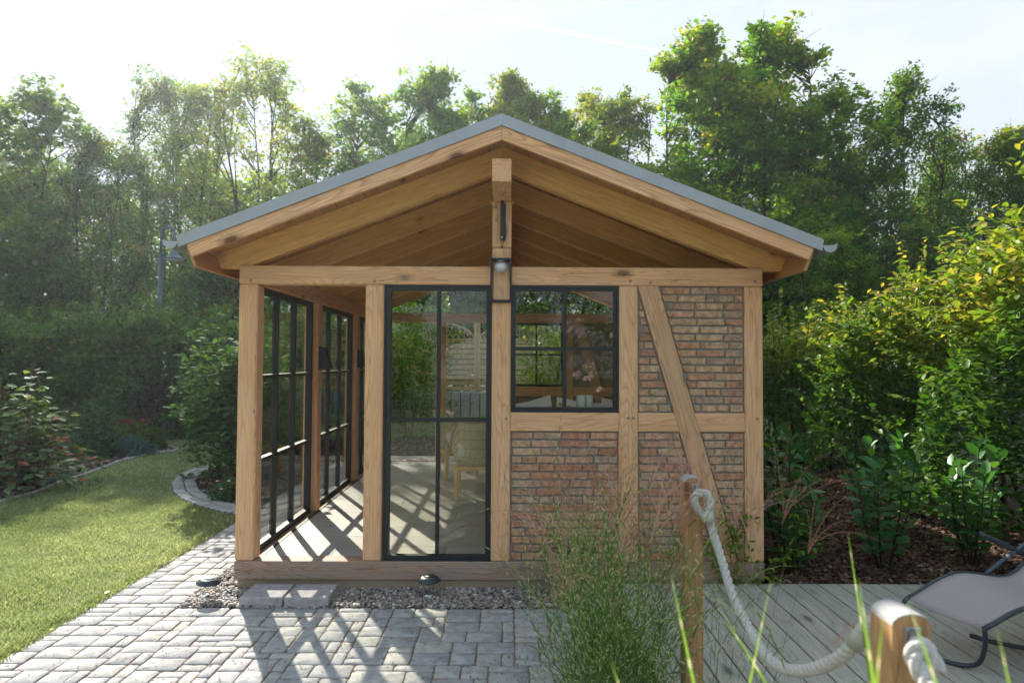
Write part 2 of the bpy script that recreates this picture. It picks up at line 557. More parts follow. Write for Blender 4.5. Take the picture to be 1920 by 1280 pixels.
def boxv(x0, x1, y0, y1, z0, z1):
    return [(x0, y0, z0), (x1, y0, z0), (x1, y1, z0), (x0, y1, z0), (x0, y0, z1), (x1, y0, z1), (x1, y1, z1), (x0, y1, z1)]


def boxes_mesh(name, bs):
    V, Fc = [], []
    for b in bs:
        k = len(V)
        V += boxv(*b)
        Fc += [tuple(i + k for i in f) for f in BOXF]
    return pymesh(name, V, Fc)


def box(name, x0, x1, y0, y1, z0, z1, mat, parent=None, bevel=0.0):
    """a box whose mesh sits round its own centre"""
    cx, cyy, cz = (x0 + x1) / 2, (y0 + y1) / 2, (z0 + z1) / 2
    me = bevbox(name, x1 - x0, y1 - y0, z1 - z0, bevel)
    return link(name, me, mat, parent, Matrix.Translation((cx, cyy, cz)))


def bevbox(name, lx, ly, lz, bv):
    hx, hy, hz = lx / 2, ly / 2, lz / 2
    if bv <= 0:
        return pymesh(name, boxv(-hx, hx, -hy, hy, -hz, hz), BOXF)
    # chamfered box: 24 vertices
    V, idx = [], {}
    for sx in (-1, 1):
        for sy in (-1, 1):
            for sz in (-1, 1):
                for ax in range(3):
                    p = [sx * (hx - bv), sy * (hy - bv), sz * (hz - bv)]
                    p[ax] = (sx * hx, sy * hy, sz * hz)[ax]
                    idx[(sx, sy, sz, ax)] = len(V)
                    V.append(tuple(p))
    Fc = []
    for ax in range(3):
        a, b = [(1, 2), (2, 0), (0, 1)][ax]
        for s in (-1, 1):
            q = []
            for (u, v) in ((-1, -1), (1, -1), (1, 1), (-1, 1)):
                k = [0, 0, 0]
                k[ax] = s
                k[a] = u
                k[b] = v
                q.append(idx[(k[0], k[1], k[2], ax)])
            Fc.append(tuple(q if s > 0 else q[::-1]))
    for ax in range(3):                       # edges parallel to ax
        a, b = [(1, 2), (2, 0), (0, 1)][ax]
        for sa in (-1, 1):
            for sb in (-1, 1):
                def K(t, which):
                    k = [0, 0, 0]
                    k[ax] = t
                    k[a] = sa
                    k[b] = sb
                    return idx[(k[0], k[1], k[2], which)]
                q = (K(-1, a), K(1, a), K(1, b), K(-1, b))
                Fc.append(q if sa * sb > 0 else q[::-1])
    for sx in (-1, 1):
        for sy in (-1, 1):
            for sz in (-1, 1):
                q = (idx[(sx, sy, sz, 0)], idx[(sx, sy, sz, 1)], idx[(sx, sy, sz, 2)])
                Fc.append(q if sx * sy * sz > 0 else q[::-1])
    return pymesh(name, V, Fc)


def beam(name, p0, p1, w, h, mat, parent=None, bevel=0.006, up=(0, 0, 1)):
    """squared timber from p0 to p1; local X runs along it, so does the grain. w across, h along 'up'"""
    p0, p1 = Vector(p0), Vector(p1)
    d = p1 - p0
    L = d.length
    x = d.normalized()
    u = Vector(up)
    if abs(x.dot(u)) > 0.99:
        u = Vector((0, 1, 0))
    y = u.cross(x).normalized()
    z = x.cross(y)
    R = Matrix((x, y, z)).transposed().to_4x4()
    me = bevbox(name, L, w, h, bevel)
    return link(name, me, mat, parent, Matrix.Translation((p0 + p1) / 2) @ R)


def prism(name, pts, y0, y1, ang, mat, parent=None):
    """polygon in the XZ plane, extruded in Y; local X turned by ang so the grain follows the slope"""
    c, s = math.cos(ang), math.sin(ang)
    cx = sum(p[0] for p in pts) / len(pts)
    cz = sum(p[1] for p in pts) / len(pts)
    ym = (y0 + y1) / 2
    n = len(pts)
    V = []
    for yy in (y0 - ym, y1 - ym):
        for (px, pz) in pts:
            dx, dz = px - cx, pz - cz
            V.append((dx * c + dz * s, yy, -dx * s + dz * c))
    area = sum(pts[i][0] * pts[(i + 1) % n][1] - pts[(i + 1) % n][0] * pts[i][1] for i in range(n))
    fr = tuple(range(n))
    bk = tuple(range(2 * n - 1, n - 1, -1))
    Fc = [fr, bk] + [(i, i + n, (i + 1) % n + n, (i + 1) % n) for i in range(n)]
    if area < 0:
        Fc = [f[::-1] for f in Fc]
    me = pymesh(name, V, Fc)
    R = Matrix(((c, 0, -s, cx), (0, 1, 0, ym), (s, 0, c, cz), (0, 0, 0, 1)))
    return link(name, me, mat, parent, R)


def tube_mesh(name, paths, sides=6, smooth=True):
    """paths: list of (points, radii)"""
    V, Fc = [], []
    for pts, rad in paths:
        pts = [Vector(p) for p in pts]
        n = len(pts)
        base = len(V)
        t0 = (pts[1] - pts[0]).normalized()
        nrm = t0.orthogonal().normalized()
        for i, p in enumerate(pts):
            t = (pts[min(i + 1, n - 1)] - pts[max(i - 1, 0)])
            t = t.normalized() if t.length > 1e-9 else t0
            nrm = (nrm - t * nrm.dot(t))
            nrm = nrm.normalized() if nrm.length > 1e-6 else t.orthogonal().normalized()
            bn = t.cross(nrm)
            r = rad[i] if hasattr(rad, '__len__') else rad
            for k in range(sides):
                a = 2 * math.pi * k / sides
                V.append(p + (nrm * math.cos(a) + bn * math.sin(a)) * r)
        for i in range(n - 1):
            for k in range(sides):
                a, b = base + i * sides + k, base + i * sides + (k + 1) % sides
                Fc.append((a, b, b + sides, a + sides))
        Fc.append(tuple(base + k for k in range(sides))[::-1])
        Fc.append(tuple(base + (n - 1) * sides + k for k in range(sides)))
    return pymesh(name, V, Fc, smooth)


def lathe_mesh(name, prof, seg=20, smooth=True):
    V, Fc = [], []
    n = len(prof)
    for (r, z) in prof:
        for k in range(seg):
            a = 2 * math.pi * k / seg
            V.append((r * math.cos(a), r * math.sin(a), z))
    for i in range(n - 1):
        for k in range(seg):
            a, b = i * seg + k, i * seg + (k + 1) % seg
            Fc.append((a, b, b + seg, a + seg))
    Fc.append(tuple(range(seg))[::-1])
    Fc.append(tuple((n - 1) * seg + k for k in range(seg)))
    return pymesh(name, V, Fc, smooth)


def rotmats(n, tilt=None, r=rng):
    """random rotations; tilt limits how far local Z leans from up"""
    yaw = r.uniform(0, 2 * np.pi, n)
    ti = r.uniform(0, np.pi, n) if tilt is None else np.abs(r.normal(0, tilt, n))
    ax = r.uniform(0, 2 * np.pi, n)
    cz, sz = np.cos(yaw), np.sin(yaw)
    Rz = np.zeros((n, 3, 3))
    Rz[:, 0, 0] = cz
    Rz[:, 0, 1] = -sz
    Rz[:, 1, 0] = sz
    Rz[:, 1, 1] = cz
    Rz[:, 2, 2] = 1
    ux, uy = np.cos(ax), np.sin(ax)
    c, s = np.cos(ti), np.sin(ti)
    Rt = np.zeros((n, 3, 3))
    Rt[:, 0, 0] = c + ux * ux * (1 - c)
    Rt[:, 0, 1] = ux * uy * (1 - c)
    Rt[:, 0, 2] = uy * s
    Rt[:, 1, 0] = ux * uy * (1 - c)
    Rt[:, 1, 1] = c + uy * uy * (1 - c)
    Rt[:, 1, 2] = -ux * s
    Rt[:, 2, 0] = -uy * s
    Rt[:, 2, 1] = ux * s
    Rt[:, 2, 2] = c
    return Rt @ Rz


def scatter(name, tv, tf, pos, R, scl, tint, smooth=False):
    tv = np.asarray(tv, float)
    tf = np.asarray(tf, int)
    n, k = len(pos), len(tv)
    scl = np.asarray(scl, float)
    if scl.ndim == 1:
        scl = np.repeat(scl[:, None], 3, 1)
    V = np.einsum('nij,nkj->nki', R, tv[None] * scl[:, None, :]) + np.asarray(pos)[:, None, :]
    Fc = (tf[None] + (np.arange(n) * k)[:, None, None]).reshape(-1, tf.shape[1])
    return npmesh(name, V.reshape(-1, 3), Fc, {'tint': np.repeat(tint, k)}, smooth)


# leaf shapes, unit length along X, normal Z
KITE_V = [(0, 0, 0), (0.45, 0.34, 0.06), (1, 0, 0.0), (0.45, -0.34, 0.06)]
KITE_F = [(0, 1, 2, 3)]
LEAF_V = [(0, 0, 0), (0.35, 0.27, 0.07), (0.72, 0.20, 0.05), (1, 0, -0.06), (0.72, -0.20, 0.05), (0.35, -0.27, 0.07), (0.35, 0, 0.0), (0.72, 0, -0.01)]
LEAF_F = [(0, 6, 1, 1), (6, 7, 2, 1), (7, 3, 2, 2), (0, 5, 6, 6), (5, 4, 7, 6), (4, 3, 7, 7)]
LEAF_T = [(0, 6, 1), (1, 6, 7), (1, 7, 2), (2, 7, 3), (0, 5, 6), (5, 4, 7), (5, 7, 6), (4, 3, 7)]
# star (maple) leaf
STAR_V = [(0, 0, 0), (0.18, 0.42, 0.05), (0.42, 0.2, 0.0), (0.62, 0.46, 0.04), (1, 0, -0.03), (0.62, -0.46, 0.04), (0.42, -0.2, 0.0), (0.18, -0.42, 0.05)]
STAR_T = [(0, 2, 1), (0, 6, 2), (0, 7, 6), (2, 4, 3), (2, 6, 4), (6, 5, 4)]


def leaf_part_mesh(name, width=1.0, tint=0.5):
    V = [(x, y * width, z) for x, y, z in LEAF_V]
    return npmesh(name, V, LEAF_T, {'tint': [tint] * len(V)})


# ------------------------------------------------------------------ ground and setting
gm, n_, l_, b_, o_ = new_mat('ground_soil')
v_ = objvec(n_, l_, (1, 1, 1), False)
f_ = noise(n_, l_, v_, 0.6, 6, 0.6)
r_ = ramp(n_, [(0.35, (0.035, 0.04, 0.018)), (0.7, (0.06, 0.075, 0.028))])
l_.new(f_, r_.inputs['Fac'])
l_.new(r_.outputs['Color'], b_.inputs['Base Color'])
b_.inputs['Roughness'].default_value = 1.0
o = link('ground', pymesh('ground', [(-120, -60, -0.06), (120, -60, -0.06), (120, 120, -0.06), (-120, 120, -0.06)], [(0, 1, 2, 3)]), gm)
tag(o, kind='structure')


def poly_sheet(name, pts, z, mat, kind='structure'):
    o = link(name, pymesh(name, [(p[0], p[1], z) for p in pts], [tuple(range(len(pts)))]), mat)
    return tag(o, kind=kind)


def inpoly(P, poly):
    x, y = P[:, 0], P[:, 1]
    ins = np.zeros(len(P), bool)
    n = len(poly)
    j = n - 1
    for i in range(n):
        xi, yi = poly[i][0], poly[i][1]
        xj, yj = poly[j][0], poly[j][1]
        c = ((yi > y) != (yj > y)) & (x < (xj - xi) * (y - yi) / (yj - yi + 1e-12) + xi)
        ins ^= c
        j = i
    return ins


PATH_X0 = -2.92
lawn_poly = [(-30, -6), (PATH_X0, -6), (PATH_X0, 9.2), (-30, 9.2)]
poly_sheet('lawn', lawn_poly, -0.012, M['lawnbase'])
# mulch bed on the left, edge traced on the ground
edge_l = [at_z(x, y, 0) for x, y in ((-260, 985), (0, 940), (60, 925), (110, 905), (170, 885), (230, 862), (290, 849), (326, 845), (335, 841), (300, 836), (250, 835), (215, 830))]
bedl = [(p.x, p.y) for p in edge_l] + [(-9.5, 9.2), (-20, 9.2), (-20, 2.0)]
poly_sheet('mulch_bed', bedl, 0.004, M['soil'])
# round bed by the pavilion
ring = [at_z(x, y, 0) for x, y in ((440, 866), (395, 872), (360, 880), (334, 892), (322, 906), (324, 922), (340, 936), (375, 950), (415, 960), (450, 966))]
ringp = [(p.x, p.y) for p in ring]
ring_in = []
for q in range(len(ringp)):
    a_, b_2 = ringp[max(q - 1, 0)], ringp[min(q + 1, len(ringp) - 1)]
    tt = Vector((b_2[0] - a_[0], b_2[1] - a_[1], 0)).normalized()
    ring_in.append((ringp[q][0] - tt.y * 0.32, ringp[q][1] + tt.x * 0.32))
bedr_in = ring_in + [(PATH_X0 - 0.02, ring_in[-1][1] + 0.25), (PATH_X0 - 0.02, 9.2), (ring_in[0][0] + 0.25, 9.2)]
bedr = ringp + [(PATH_X0 - 0.02, ringp[-1][1] + 0.25), (PATH_X0 - 0.02, 9.2), (ringp[0][0] + 0.25, 9.2), (ringp[0][0] + 0.2, ringp[0][1] + 0.3)]
poly_sheet('mulch_bed', bedr, 0.006, M['soil'])
# bed on the right, behind the deck
bedR = [(2.12, -0.02), (7.6, -0.02), (7.6, 12), (2.12, 12)]
poly_sheet('mulch_bed', bedR, 0.03, M['soil'])
# planting strip between paving and deck
strip_poly = [(0.57, -0.36), (0.88, -0.36), (0.88, -4.5), (0.57, -4.5)]
poly_sheet('planting_strip', strip_poly, -0.012, M['planted'])

# lawn blades
def blades(name, n, xr, yr, hmin, hmax, w, excl, mat, r):
    P = np.stack([r.uniform(xr[0], xr[1], n), r.uniform(yr[0], yr[1], n)], 1)
    keep = np.ones(n, bool)
    for e in excl:
        keep &= ~inpoly(P, e)
    P = P[keep]
    n = len(P)
    tv = [(-0.5, 0, 0), (0.5, 0, 0), (0.25, 0.28, 0.62), (0.0, 0.85, 1.0)]
    R = rotmats(n, 0.28, r)
    patch = 0.5 + 0.5 * np.sin(P[:, 0] * 1.7 + 1.3 * np.sin(P[:, 1] * 1.1)) * np.cos(P[:, 1] * 1.3 + P[:, 0] * 0.4)
    patch2 = 0.5 + 0.5 * np.sin(P[:, 0] * 6.1 + 2 * np.sin(P[:, 1] * 4.7)) * np.sin(P[:, 1] * 7.3 + P[:, 0])
    tint = np.clip(r.normal(0.22, 0.25, n) + 0.34 * patch + 0.2 * patch2, 0, 1)
    h_scale = 0.75 + 0.5 * patch2
    h = r.uniform(hmin, hmax, n) * h_scale
    s = np.stack([np.full(n, w), h * 0.7, h], 1)
    s[:, 0] *= r.uniform(0.7, 1.3, n)
    me = scatter(name, tv, [(0, 1, 2), (0, 2, 3)], np.c_[P, np.full(n, -0.012)], R, s, tint)
    o = link(name, me, mat)
    return o


rl = np.random.default_rng(11)
g = blades('lawn_grass', 210000, (-7.2, PATH_X0 - 0.01), (-2.2, 3.4), 0.016, 0.036, 0.0032, [bedl, bedr], LM['grassblade'], rl)
tag(g, 'short mown green grass covering the near lawn beside the path', 'grass', kind='stuff')
g = blades('lawn_grass', 120000, (-13, PATH_X0 - 0.01), (3.0, 9.4), 0.02, 0.04, 0.007, [bedl, bedr], LM['grassblade'], rl)
tag(g, 'short green grass of the far lawn in front of the dark hedge', 'grass', kind='stuff')
# ragged longer tufts where the lawn meets the path
g = blades('lawn_edge_grass', 9000, (PATH_X0 - 0.10, PATH_X0 + 0.03), (-2.4, 2.6), 0.02, 0.048, 0.003, [], LM['grassblade'], rl)
tag(g, 'ragged longer grass along the edge of the paved path', 'grass', kind='stuff')


def chips(name, poly, n, s0, s1, z, mat, label, r, yr=None, xr=None):
    xs = [p[0] for p in poly]
    ys = [p[1] for p in poly]
    xr = xr or (min(xs), max(xs))
    yr = yr or (min(ys), max(ys))
    P = np.stack([r.uniform(xr[0], xr[1], n), r.uniform(yr[0], yr[1], n)], 1)
    P = P[inpoly(P, poly)]
    n = len(P)
    tv = [(-0.5, -0.22, 0), (0.45, -0.28, 0.05), (0.55, 0.22, 0), (-0.4, 0.25, 0.08)]
    sc = r.uniform(s0, s1, n)
    zz = z + r.uniform(0, 0.02, n) + 0.012 * np.sin(P[:, 0] * 5) * np.sin(P[:, 1] * 4.3)
    me = scatter(name, tv, [(0, 1, 2, 3)], np.c_[P, zz], rotmats(n, 0.5, r), np.stack([sc, sc, sc], 1), np.clip(r.normal(0.5, 0.27, n), 0, 1))
    o = link(name, me, mat)
    return tag(o, label, 'mulch', kind='stuff')


chips('bark_mulch', bedl, 26000, 0.03, 0.07, 0.012, LM['chip'], 'grey brown bark mulch covering the left flower bed', rl, yr=(3.0, 9.2), xr=(-11, -5.5))
chips('bark_mulch', bedr_in, 22000, 0.03, 0.06, 0.014, LM['chip'], 'dark bark mulch inside the curved stone edging', rl)
chips('bark_mulch', bedR, 34000, 0.025, 0.06, 0.036, LM['chipbrown'], 'brown bark mulch under the laurels behind the deck', rl, yr=(-0.02, 5), xr=(2.12, 5.6))
chips('bark_mulch', [(-2.3, 5.62), (4, 5.62), (4, 8.6), (-2.3, 8.6)], 12000, 0.03, 0.07, 0.155, LM['chipbrown'], 'bark mulch strip seen through the glass behind the pavilion', rl)


# ------------------------------------------------------------------ paving
def paver_mesh(w, d, seed, rough=0.006):
    r = random.Random(seed)
    g_ = 0.0036
    hw, hd = w / 2 - g_, d / 2 - g_
    cr_ = 0.016
    out_ = []
    for sx, sy in ((1, 1), (-1, 1), (-1, -1), (1, -1)):
        cx_, cy_ = sx * (hw - cr_), sy * (hd - cr_)
        a0 = {(1, 1): 0, (-1, 1): 90, (-1, -1): 180, (1, -1): 270}[(sx, sy)]
        for k in range(3):
            a = math.radians(a0 + 45 * k)
            out_.append((cx_ + cr_ * math.cos(a), cy_ + cr_ * math.sin(a)))
        # a point mid-edge gives the wavering line of a tumbled stone
        nx = {(1, 1): (0, hd), (-1, 1): (-hw, 0), (-1, -1): (0, -hd), (1, -1): (hw, 0)}[(sx, sy)]
        out_.append(nx)
    out_ = [(x + r.uniform(-rough, rough) * 0.55, y + r.uniform(-rough, rough) * 0.55) for x, y in out_]
    n = len(out_)
    V = [(x, y, -0.03) for x, y in out_] + [(x, y, -0.0045 + r.uniform(-.0015, .0015)) for x, y in out_]
    V += [(x * (1 - 0.006 / hw), y * (1 - 0.006 / hd), r.uniform(-0.0012, 0.001)) for x, y in out_]
    V.append((0, 0, 0.0015))
    Fc = []
    for b in (0, n):
        Fc += [(b + i, b + (i + 1) % n, b + (i + 1) % n + n, b + i + n) for i in range(n)]
    Fc += [(2 * n + i, 2 * n + (i + 1) % n, 3 * n) for i in range(n)]
    me = pymesh('paver', V, Fc)
    me.polygons.foreach_set('use_smooth', [i >= n for i in range(len(Fc))])
    me.materials.append(M['paver'])
    return me


PV = {}


def paver(w, d, parent, x, y, r):
    k = (round(w, 3), round(d, 3), r.randrange(4))
    if k not in PV:
        PV[k] = paver_mesh(w, d, hash(k) & 0xffff)
    rot = r.choice((0, math.pi)) + r.uniform(-0.012, 0.012)
    mw = Matrix.Translation((x, y, r.uniform(-0.004, 0.002))) @ Matrix.Rotation(rot, 4, 'Z') @ Matrix.Rotation(r.uniform(-.008, .008), 4, 'X')
    return link('paver', PV[k], None, parent, mw)


def tile_region(cells, u, r, cb, sizes):
    """greedy random bond over the set of free cells"""
    for (i, j) in sorted(cells, key=lambda c: (-c[1], c[0])):
        if (i, j) not in cells:
            continue
        opts = sizes[:]
        r.shuffle(opts)
        opts.sort(key=lambda s: -s[2] * r.random())
        for (a, b, wt) in opts + [(1, 1, 1)]:
            need = [(i + p, j - q) for p in range(a) for q in range(b)]
            if all(c in cells for c in need):
                for c in need:
                    cells.discard(c)
                cb(i, j, a, b)
                break


U = 0.0775
sand = [(PATH_X0, -6), (0.57, -6), (0.57, -0.36), (PATH_X0 + 0.62, -0.36), (PATH_X0 + 0.62, 9.0), (PATH_X0, 9.0)]
poly_sheet('bounce_ground', [(-9, -13), (9, -13), (9, -6.4), (0.87, -6.4), (0.42, -6.4), (0.42, -2.1), (PATH_X0, -2.1), (PATH_X0, -6.1), (-9, -6.1)], -0.004, M['slab_bounce'])  # unseen ground sheet behind the camera, added to bounce sunlight onto the facade
patio = poly_sheet('patio', sand[:3] + [(PATH_X0, -0.36)], -0.009, M['joint'])
path = poly_sheet('garden_path', [(PATH_X0, -0.36), (PATH_X0 + 0.62, -0.36), (PATH_X0 + 0.62, 9.0), (PATH_X0, 9.0)], -0.009, M['joint'])
rp = random.Random(5)
SIZES = [(4, 2, 0.9), (3, 2, 1.5), (2, 2, 1.5), (3, 1, 1.3), (2, 1, 0.9), (1, 2, 0.6), (2, 3, 0.7)]
cells = {(i, j) for i in range(0, 45) for j in range(-21, 0)}
tile_region(cells, U, rp, lambda i, j, a, b: paver(a * U, b * U, patio, PATH_X0 + (i + a / 2) * U, -0.36 + (j + 1 - b / 2) * U, rp), SIZES)
cells = {(i, j) for i in range(0, 8) for j in range(0, 84)}
UX = 0.62 / 8
tile_region(cells, U, rp, lambda i, j, a, b: paver(a * UX, b * U, path, PATH_X0 + (i + a / 2) * UX, -0.36 + (j + 1 - b / 2) * U, rp), SIZES)

# curved stone edging of the round bed: two rows of small stones along the line
edging = tag(link('bed_edging', tube_mesh('bed_edging', [([(p[0] + 0.06, p[1], -0.012) for p in ringp], 0.02)], 4), M['joint']),
             'curved double row of small grey edging stones round the mulch bed', 'edging')
EDM = [paver_mesh(0.15, 0.10, 900 + k) for k in range(4)]
for me_ in EDM:
    me_.materials[0] = M['edging']
pts = []
for a, b in zip(ringp[:-1], ringp[1:]):
    for k in range(20):
        t = k / 20
        pts.append((a[0] + (b[0] - a[0]) * t, a[1] + (b[1] - a[1]) * t))
acc, last = 0.0, pts[0]
for i in range(1, len(pts) - 1):
    acc += math.dist(pts[i], pts[i - 1])
    if acc >= 0.108:
        acc = 0
        t = math.atan2(pts[i + 1][1] - pts[i - 1][1], pts[i + 1][0] - pts[i - 1][0])
        nx, ny = -math.sin(t), math.cos(t)
        for row in (0, 1):
            s = 0.075 + row * 0.155 
            mw = Matrix.Translation((pts[i][0] + nx * s, pts[i][1] + ny * s, 0.022)) @ Matrix.Rotation(t + math.pi / 2 + rp.uniform(-.03, .03), 4, 'Z')
            if row == 1 and rp.random() < 0.0:
                continue
            link('edging_stone', rp.choice(EDM), None, edging, mw)
            if row == 0:
                pass
# thin stone edging of the left bed
eo = tag(link('lawn_edging', tube_mesh('lawn_edging', [([(p.x, p.y, 0.0) for p in edge_l], 0.028)], 6), M['edging']),
         'thin pale stone edging between lawn and left mulch bed', 'edging')

# gravel
def pebbles(name, poly, n, s0, s1, z, label, r):
    xs = [p[0] for p in poly]
    ys = [p[1] for p in poly]
    P = np.stack([r.uniform(min(xs), max(xs), n), r.uniform(min(ys), max(ys), n)], 1)
    P = P[inpoly(P, poly)]
    n = len(P)
    t = (1 + 5 ** 0.5) / 2
    iv = np.array([(-1, t, 0), (1, t, 0), (-1, -t, 0), (1, -t, 0), (0, -1, t), (0, 1, t), (0, -1, -t), (0, 1, -t), (t, 0, -1), (t, 0, 1), (-t, 0, -1), (-t, 0, 1)], float)
    iv /= np.linalg.norm(iv[0])
    itf = [(0, 11, 5), (0, 5, 1), (0, 1, 7), (0, 7, 10), (0, 10, 11), (1, 5, 9), (5, 11, 4), (11, 10, 2), (10, 7, 6), (7, 1, 8), (3, 9, 4), (3, 4, 2), (3, 2, 6), (3, 6, 8), (3, 8, 9), (4, 9, 5), (2, 4, 11), (6, 2, 10), (8, 6, 7), (9, 8, 1)]
    s = r.uniform(s0, s1, n)
    S = np.stack([s, s * r.uniform(.55, .9, n), s * r.uniform(.4, .7, n)], 1)
    o = link(name, scatter(name, iv, itf, np.c_[P, z + r.uniform(-0.004, 0.02, n)], rotmats(n, 0.5, r), S, np.clip(r.normal(0.5, 0.27, n), 0, 1), True), LM['pebble'])
    return tag(o, label, 'gravel', kind='stuff')


grav = [(-2.30, -0.36), (1.0, -0.36), (1.0, 0.0), (-2.05, 0.0), (-2.05, 5.0), (-2.30, 5.0)]
poly_sheet('gravel_bed', [(-2.30, -0.36), (0.42, -0.36), (0.86, -0.36), (0.86, 0.02), (-2.30, 0.02)], -0.02, M['soil'])
poly_sheet('gravel_bed', [(-2.30, 0.02), (-2.02, 0.02), (-2.02, 5.0), (-2.30, 5.0)], -0.02, M['soil'])
pebbles('gravel', [(-2.30, -0.355), (0.84, -0.355), (0.84, 0.02), (-2.30, 0.02)], 11000, 0.009, 0.02, -0.008, 'mixed brown and grey pebbles along the front of the pavilion', rl)
pebbles('gravel', [(-2.30, 0.02), (-2.07, 0.02), (-2.07, 4.0), (-2.30, 4.0)], 4000, 0.012, 0.02, -0.008, 'pebble strip along the glazed side wall of the pavilion', rl)

# ------------------------------------------------------------------ deck
deck = tag(link('deck', pymesh('deck', [(0.88, -6.3, 0.03), (7.6, -6.3, 0.03), (7.6, -0.045, 0.03), (0.88, -0.045, 0.03)], [(0, 1, 2, 3)]), M['dark']), kind='structure')
k = 0
x = 0.87
while x < 7.4:
    dxx = 0.1575
    o = beam('deck_board', (x + dxx / 2, -6.3, 0.052), (x + dxx / 2, -0.03 + rp.uniform(-.002, .002), 0.052), dxx - 0.010, 0.026, M['deck'], deck, 0.003)
    x += dxx

# ------------------------------------------------------------------ pavilion
PAV = thing('garden_pavilion', (0, 2.5, 0.0), 'timber framed garden pavilion with brick panels, black glazing and low gabled roof', 'pavilion')
HW, T = 2.052, 0.147          # half width, timber size
ZS0, ZS1, ZP0, ZP1 = 0.074, 0.216, 2.362, 2.505
DEP = 5.1
MB = M['larch']
box('plinth', -HW + 0.02, HW - 0.02, 0.02, DEP - 0.02, -0.05, ZS0 + 0.001, M['plinth'], PAV)
# sills and plates
beam('sill_beam', (-HW, T / 2, (ZS0 + ZS1) / 2), (HW, T / 2, (ZS0 + ZS1) / 2), T, ZS1 - ZS0, M['sill'], PAV, 0.004)
beam('sill_beam', (-HW, DEP - T / 2, (ZS0 + ZS1) / 2), (HW, DEP - T / 2, (ZS0 + ZS1) / 2), T, ZS1 - ZS0, M['sill'], PAV, 0.004)
for s in (-1, 1):
    xm = s * (HW - T / 2)
    beam('sill_beam', (xm, T, (ZS0 + ZS1) / 2), (xm, DEP - T, (ZS0 + ZS1) / 2), T, ZS1 - ZS0 - 0.012, M['sill'], PAV, 0.004)
    beam('wall_plate', (xm, T + 0.001, (ZP0 + ZP1) / 2), (xm, DEP - T - 0.001, (ZP0 + ZP1) / 2), T, ZP1 - ZP0, MB, PAV)
    for yy in (T / 2, DEP - T / 2):
        xa, xb = (0.0751 if yy < 1 else 0.0751) * s, HW * s
        beam('wall_plate', (xa, yy, (ZP0 + ZP1) / 2), (xb, yy, (ZP0 + ZP1) / 2), T, ZP1 - ZP0, MB, PAV)
PX = [(-HW, -1.905), (-1.065, -0.918), (-0.075, 0.075), (0.921, 1.071), (1.908, HW)]
for yy in (T / 2, DEP - T / 2):
    for i, (a, b) in enumerate(PX):
        top = 2.657 if i == 2 else ZP0
        beam('post', ((a + b) / 2, yy, ZS1 + 0.0005), ((a + b) / 2, yy, top - 0.0005), T if i != 2 else T + 0.004, b - a, MB, PAV, 0.012, up=(1, 0, 0))
    beam('king_post', (0, yy, 2.659), (0, yy, 3.02), T + 0.004, 0.15, MB, PAV, 0.006)
SY = [1.62 + T / 2, 3.31 + T / 2]
for s in (-1, 1):
    for yy in SY:
        beam('post', (s * (HW - T / 2), yy, ZS1 - 0.005), (s * (HW - T / 2), yy, ZP0 - 0.0005), T, T, MB, PAV, 0.012)
# rails and brace on the right of the front (and the same at the back)
for yy in (T / 2, DEP - T / 2):
    beam('rail', (0.0755, yy, 1.295), (0.9205, yy, 1.295), T - 0.006, 0.146, MB, PAV)
    beam('rail', (1.0715, yy, 1.295), (1.9075, yy, 1.295), T - 0.006, 0.146, MB, PAV)
BR0, BR1 = 1.148, 1.762       # brace centre line at the top and at the sill
br_s = (BR1 - BR0) / (ZP0 - ZS1)
pts = [(BR0 - 0.078, ZP0 - .001), (BR0 + 0.078, ZP0 - .001), (BR1 + 0.078, ZS1 + .001), (BR1 - 0.078, ZS1 + .001)]
ba = math.atan2(-(ZP0 - ZS1), BR1 - BR0)
prism('brace', pts, -0.004, T - 0.01, ba, M['larch_brace'], PAV)
prism('brace', pts, DEP - T + 0.01, DEP + 0.004, ba, M['larch_brace'], PAV)
# pegs (oak dowels) where posts meet plate and sill
pegm = lathe_mesh('peg', [(0.0, -0.02), (0.011, -0.02), (0.011, 0.006), (0.007, 0.009), (0.0, 0.0095)], 8)
for (px_, pz_) in ((-1.96, 2.385), (-0.995, 2.385), (1.01, 2.40), (1.17, 2.39), (1.99, 2.40), (-1.99, 0.19), (-1.00, 0.185), (0.03, 0.185), (0.99, 1.33), (1.03, 1.33), (2.0, 1.33), (1.90, .17), (0.04, 1.32)):
    mw = Matrix.Translation((px_, -0.002, pz_)) @ Matrix.Rotation(math.pi / 2, 4, 'X')
    link('peg', pegm, M['sill'], PAV, mw)


# brick panels
def clip(poly, a, b, c):
    """keep a*x+b*z<=c"""
    out_ = []
    n = len(poly)
    for i in range(n):
        p, q = poly[i], poly[(i + 1) % n]
        fp, fq = a * p[0] + b * p[1] - c, a * q[0] + b * q[1] - c
        if fp <= 0:
            out_.append(p)
        if fp * fq < 0:
            t = fp / (fp - fq)
            out_.append((p[0] + (q[0] - p[0]) * t, p[1] + (q[1] - p[1]) * t))
    return out_


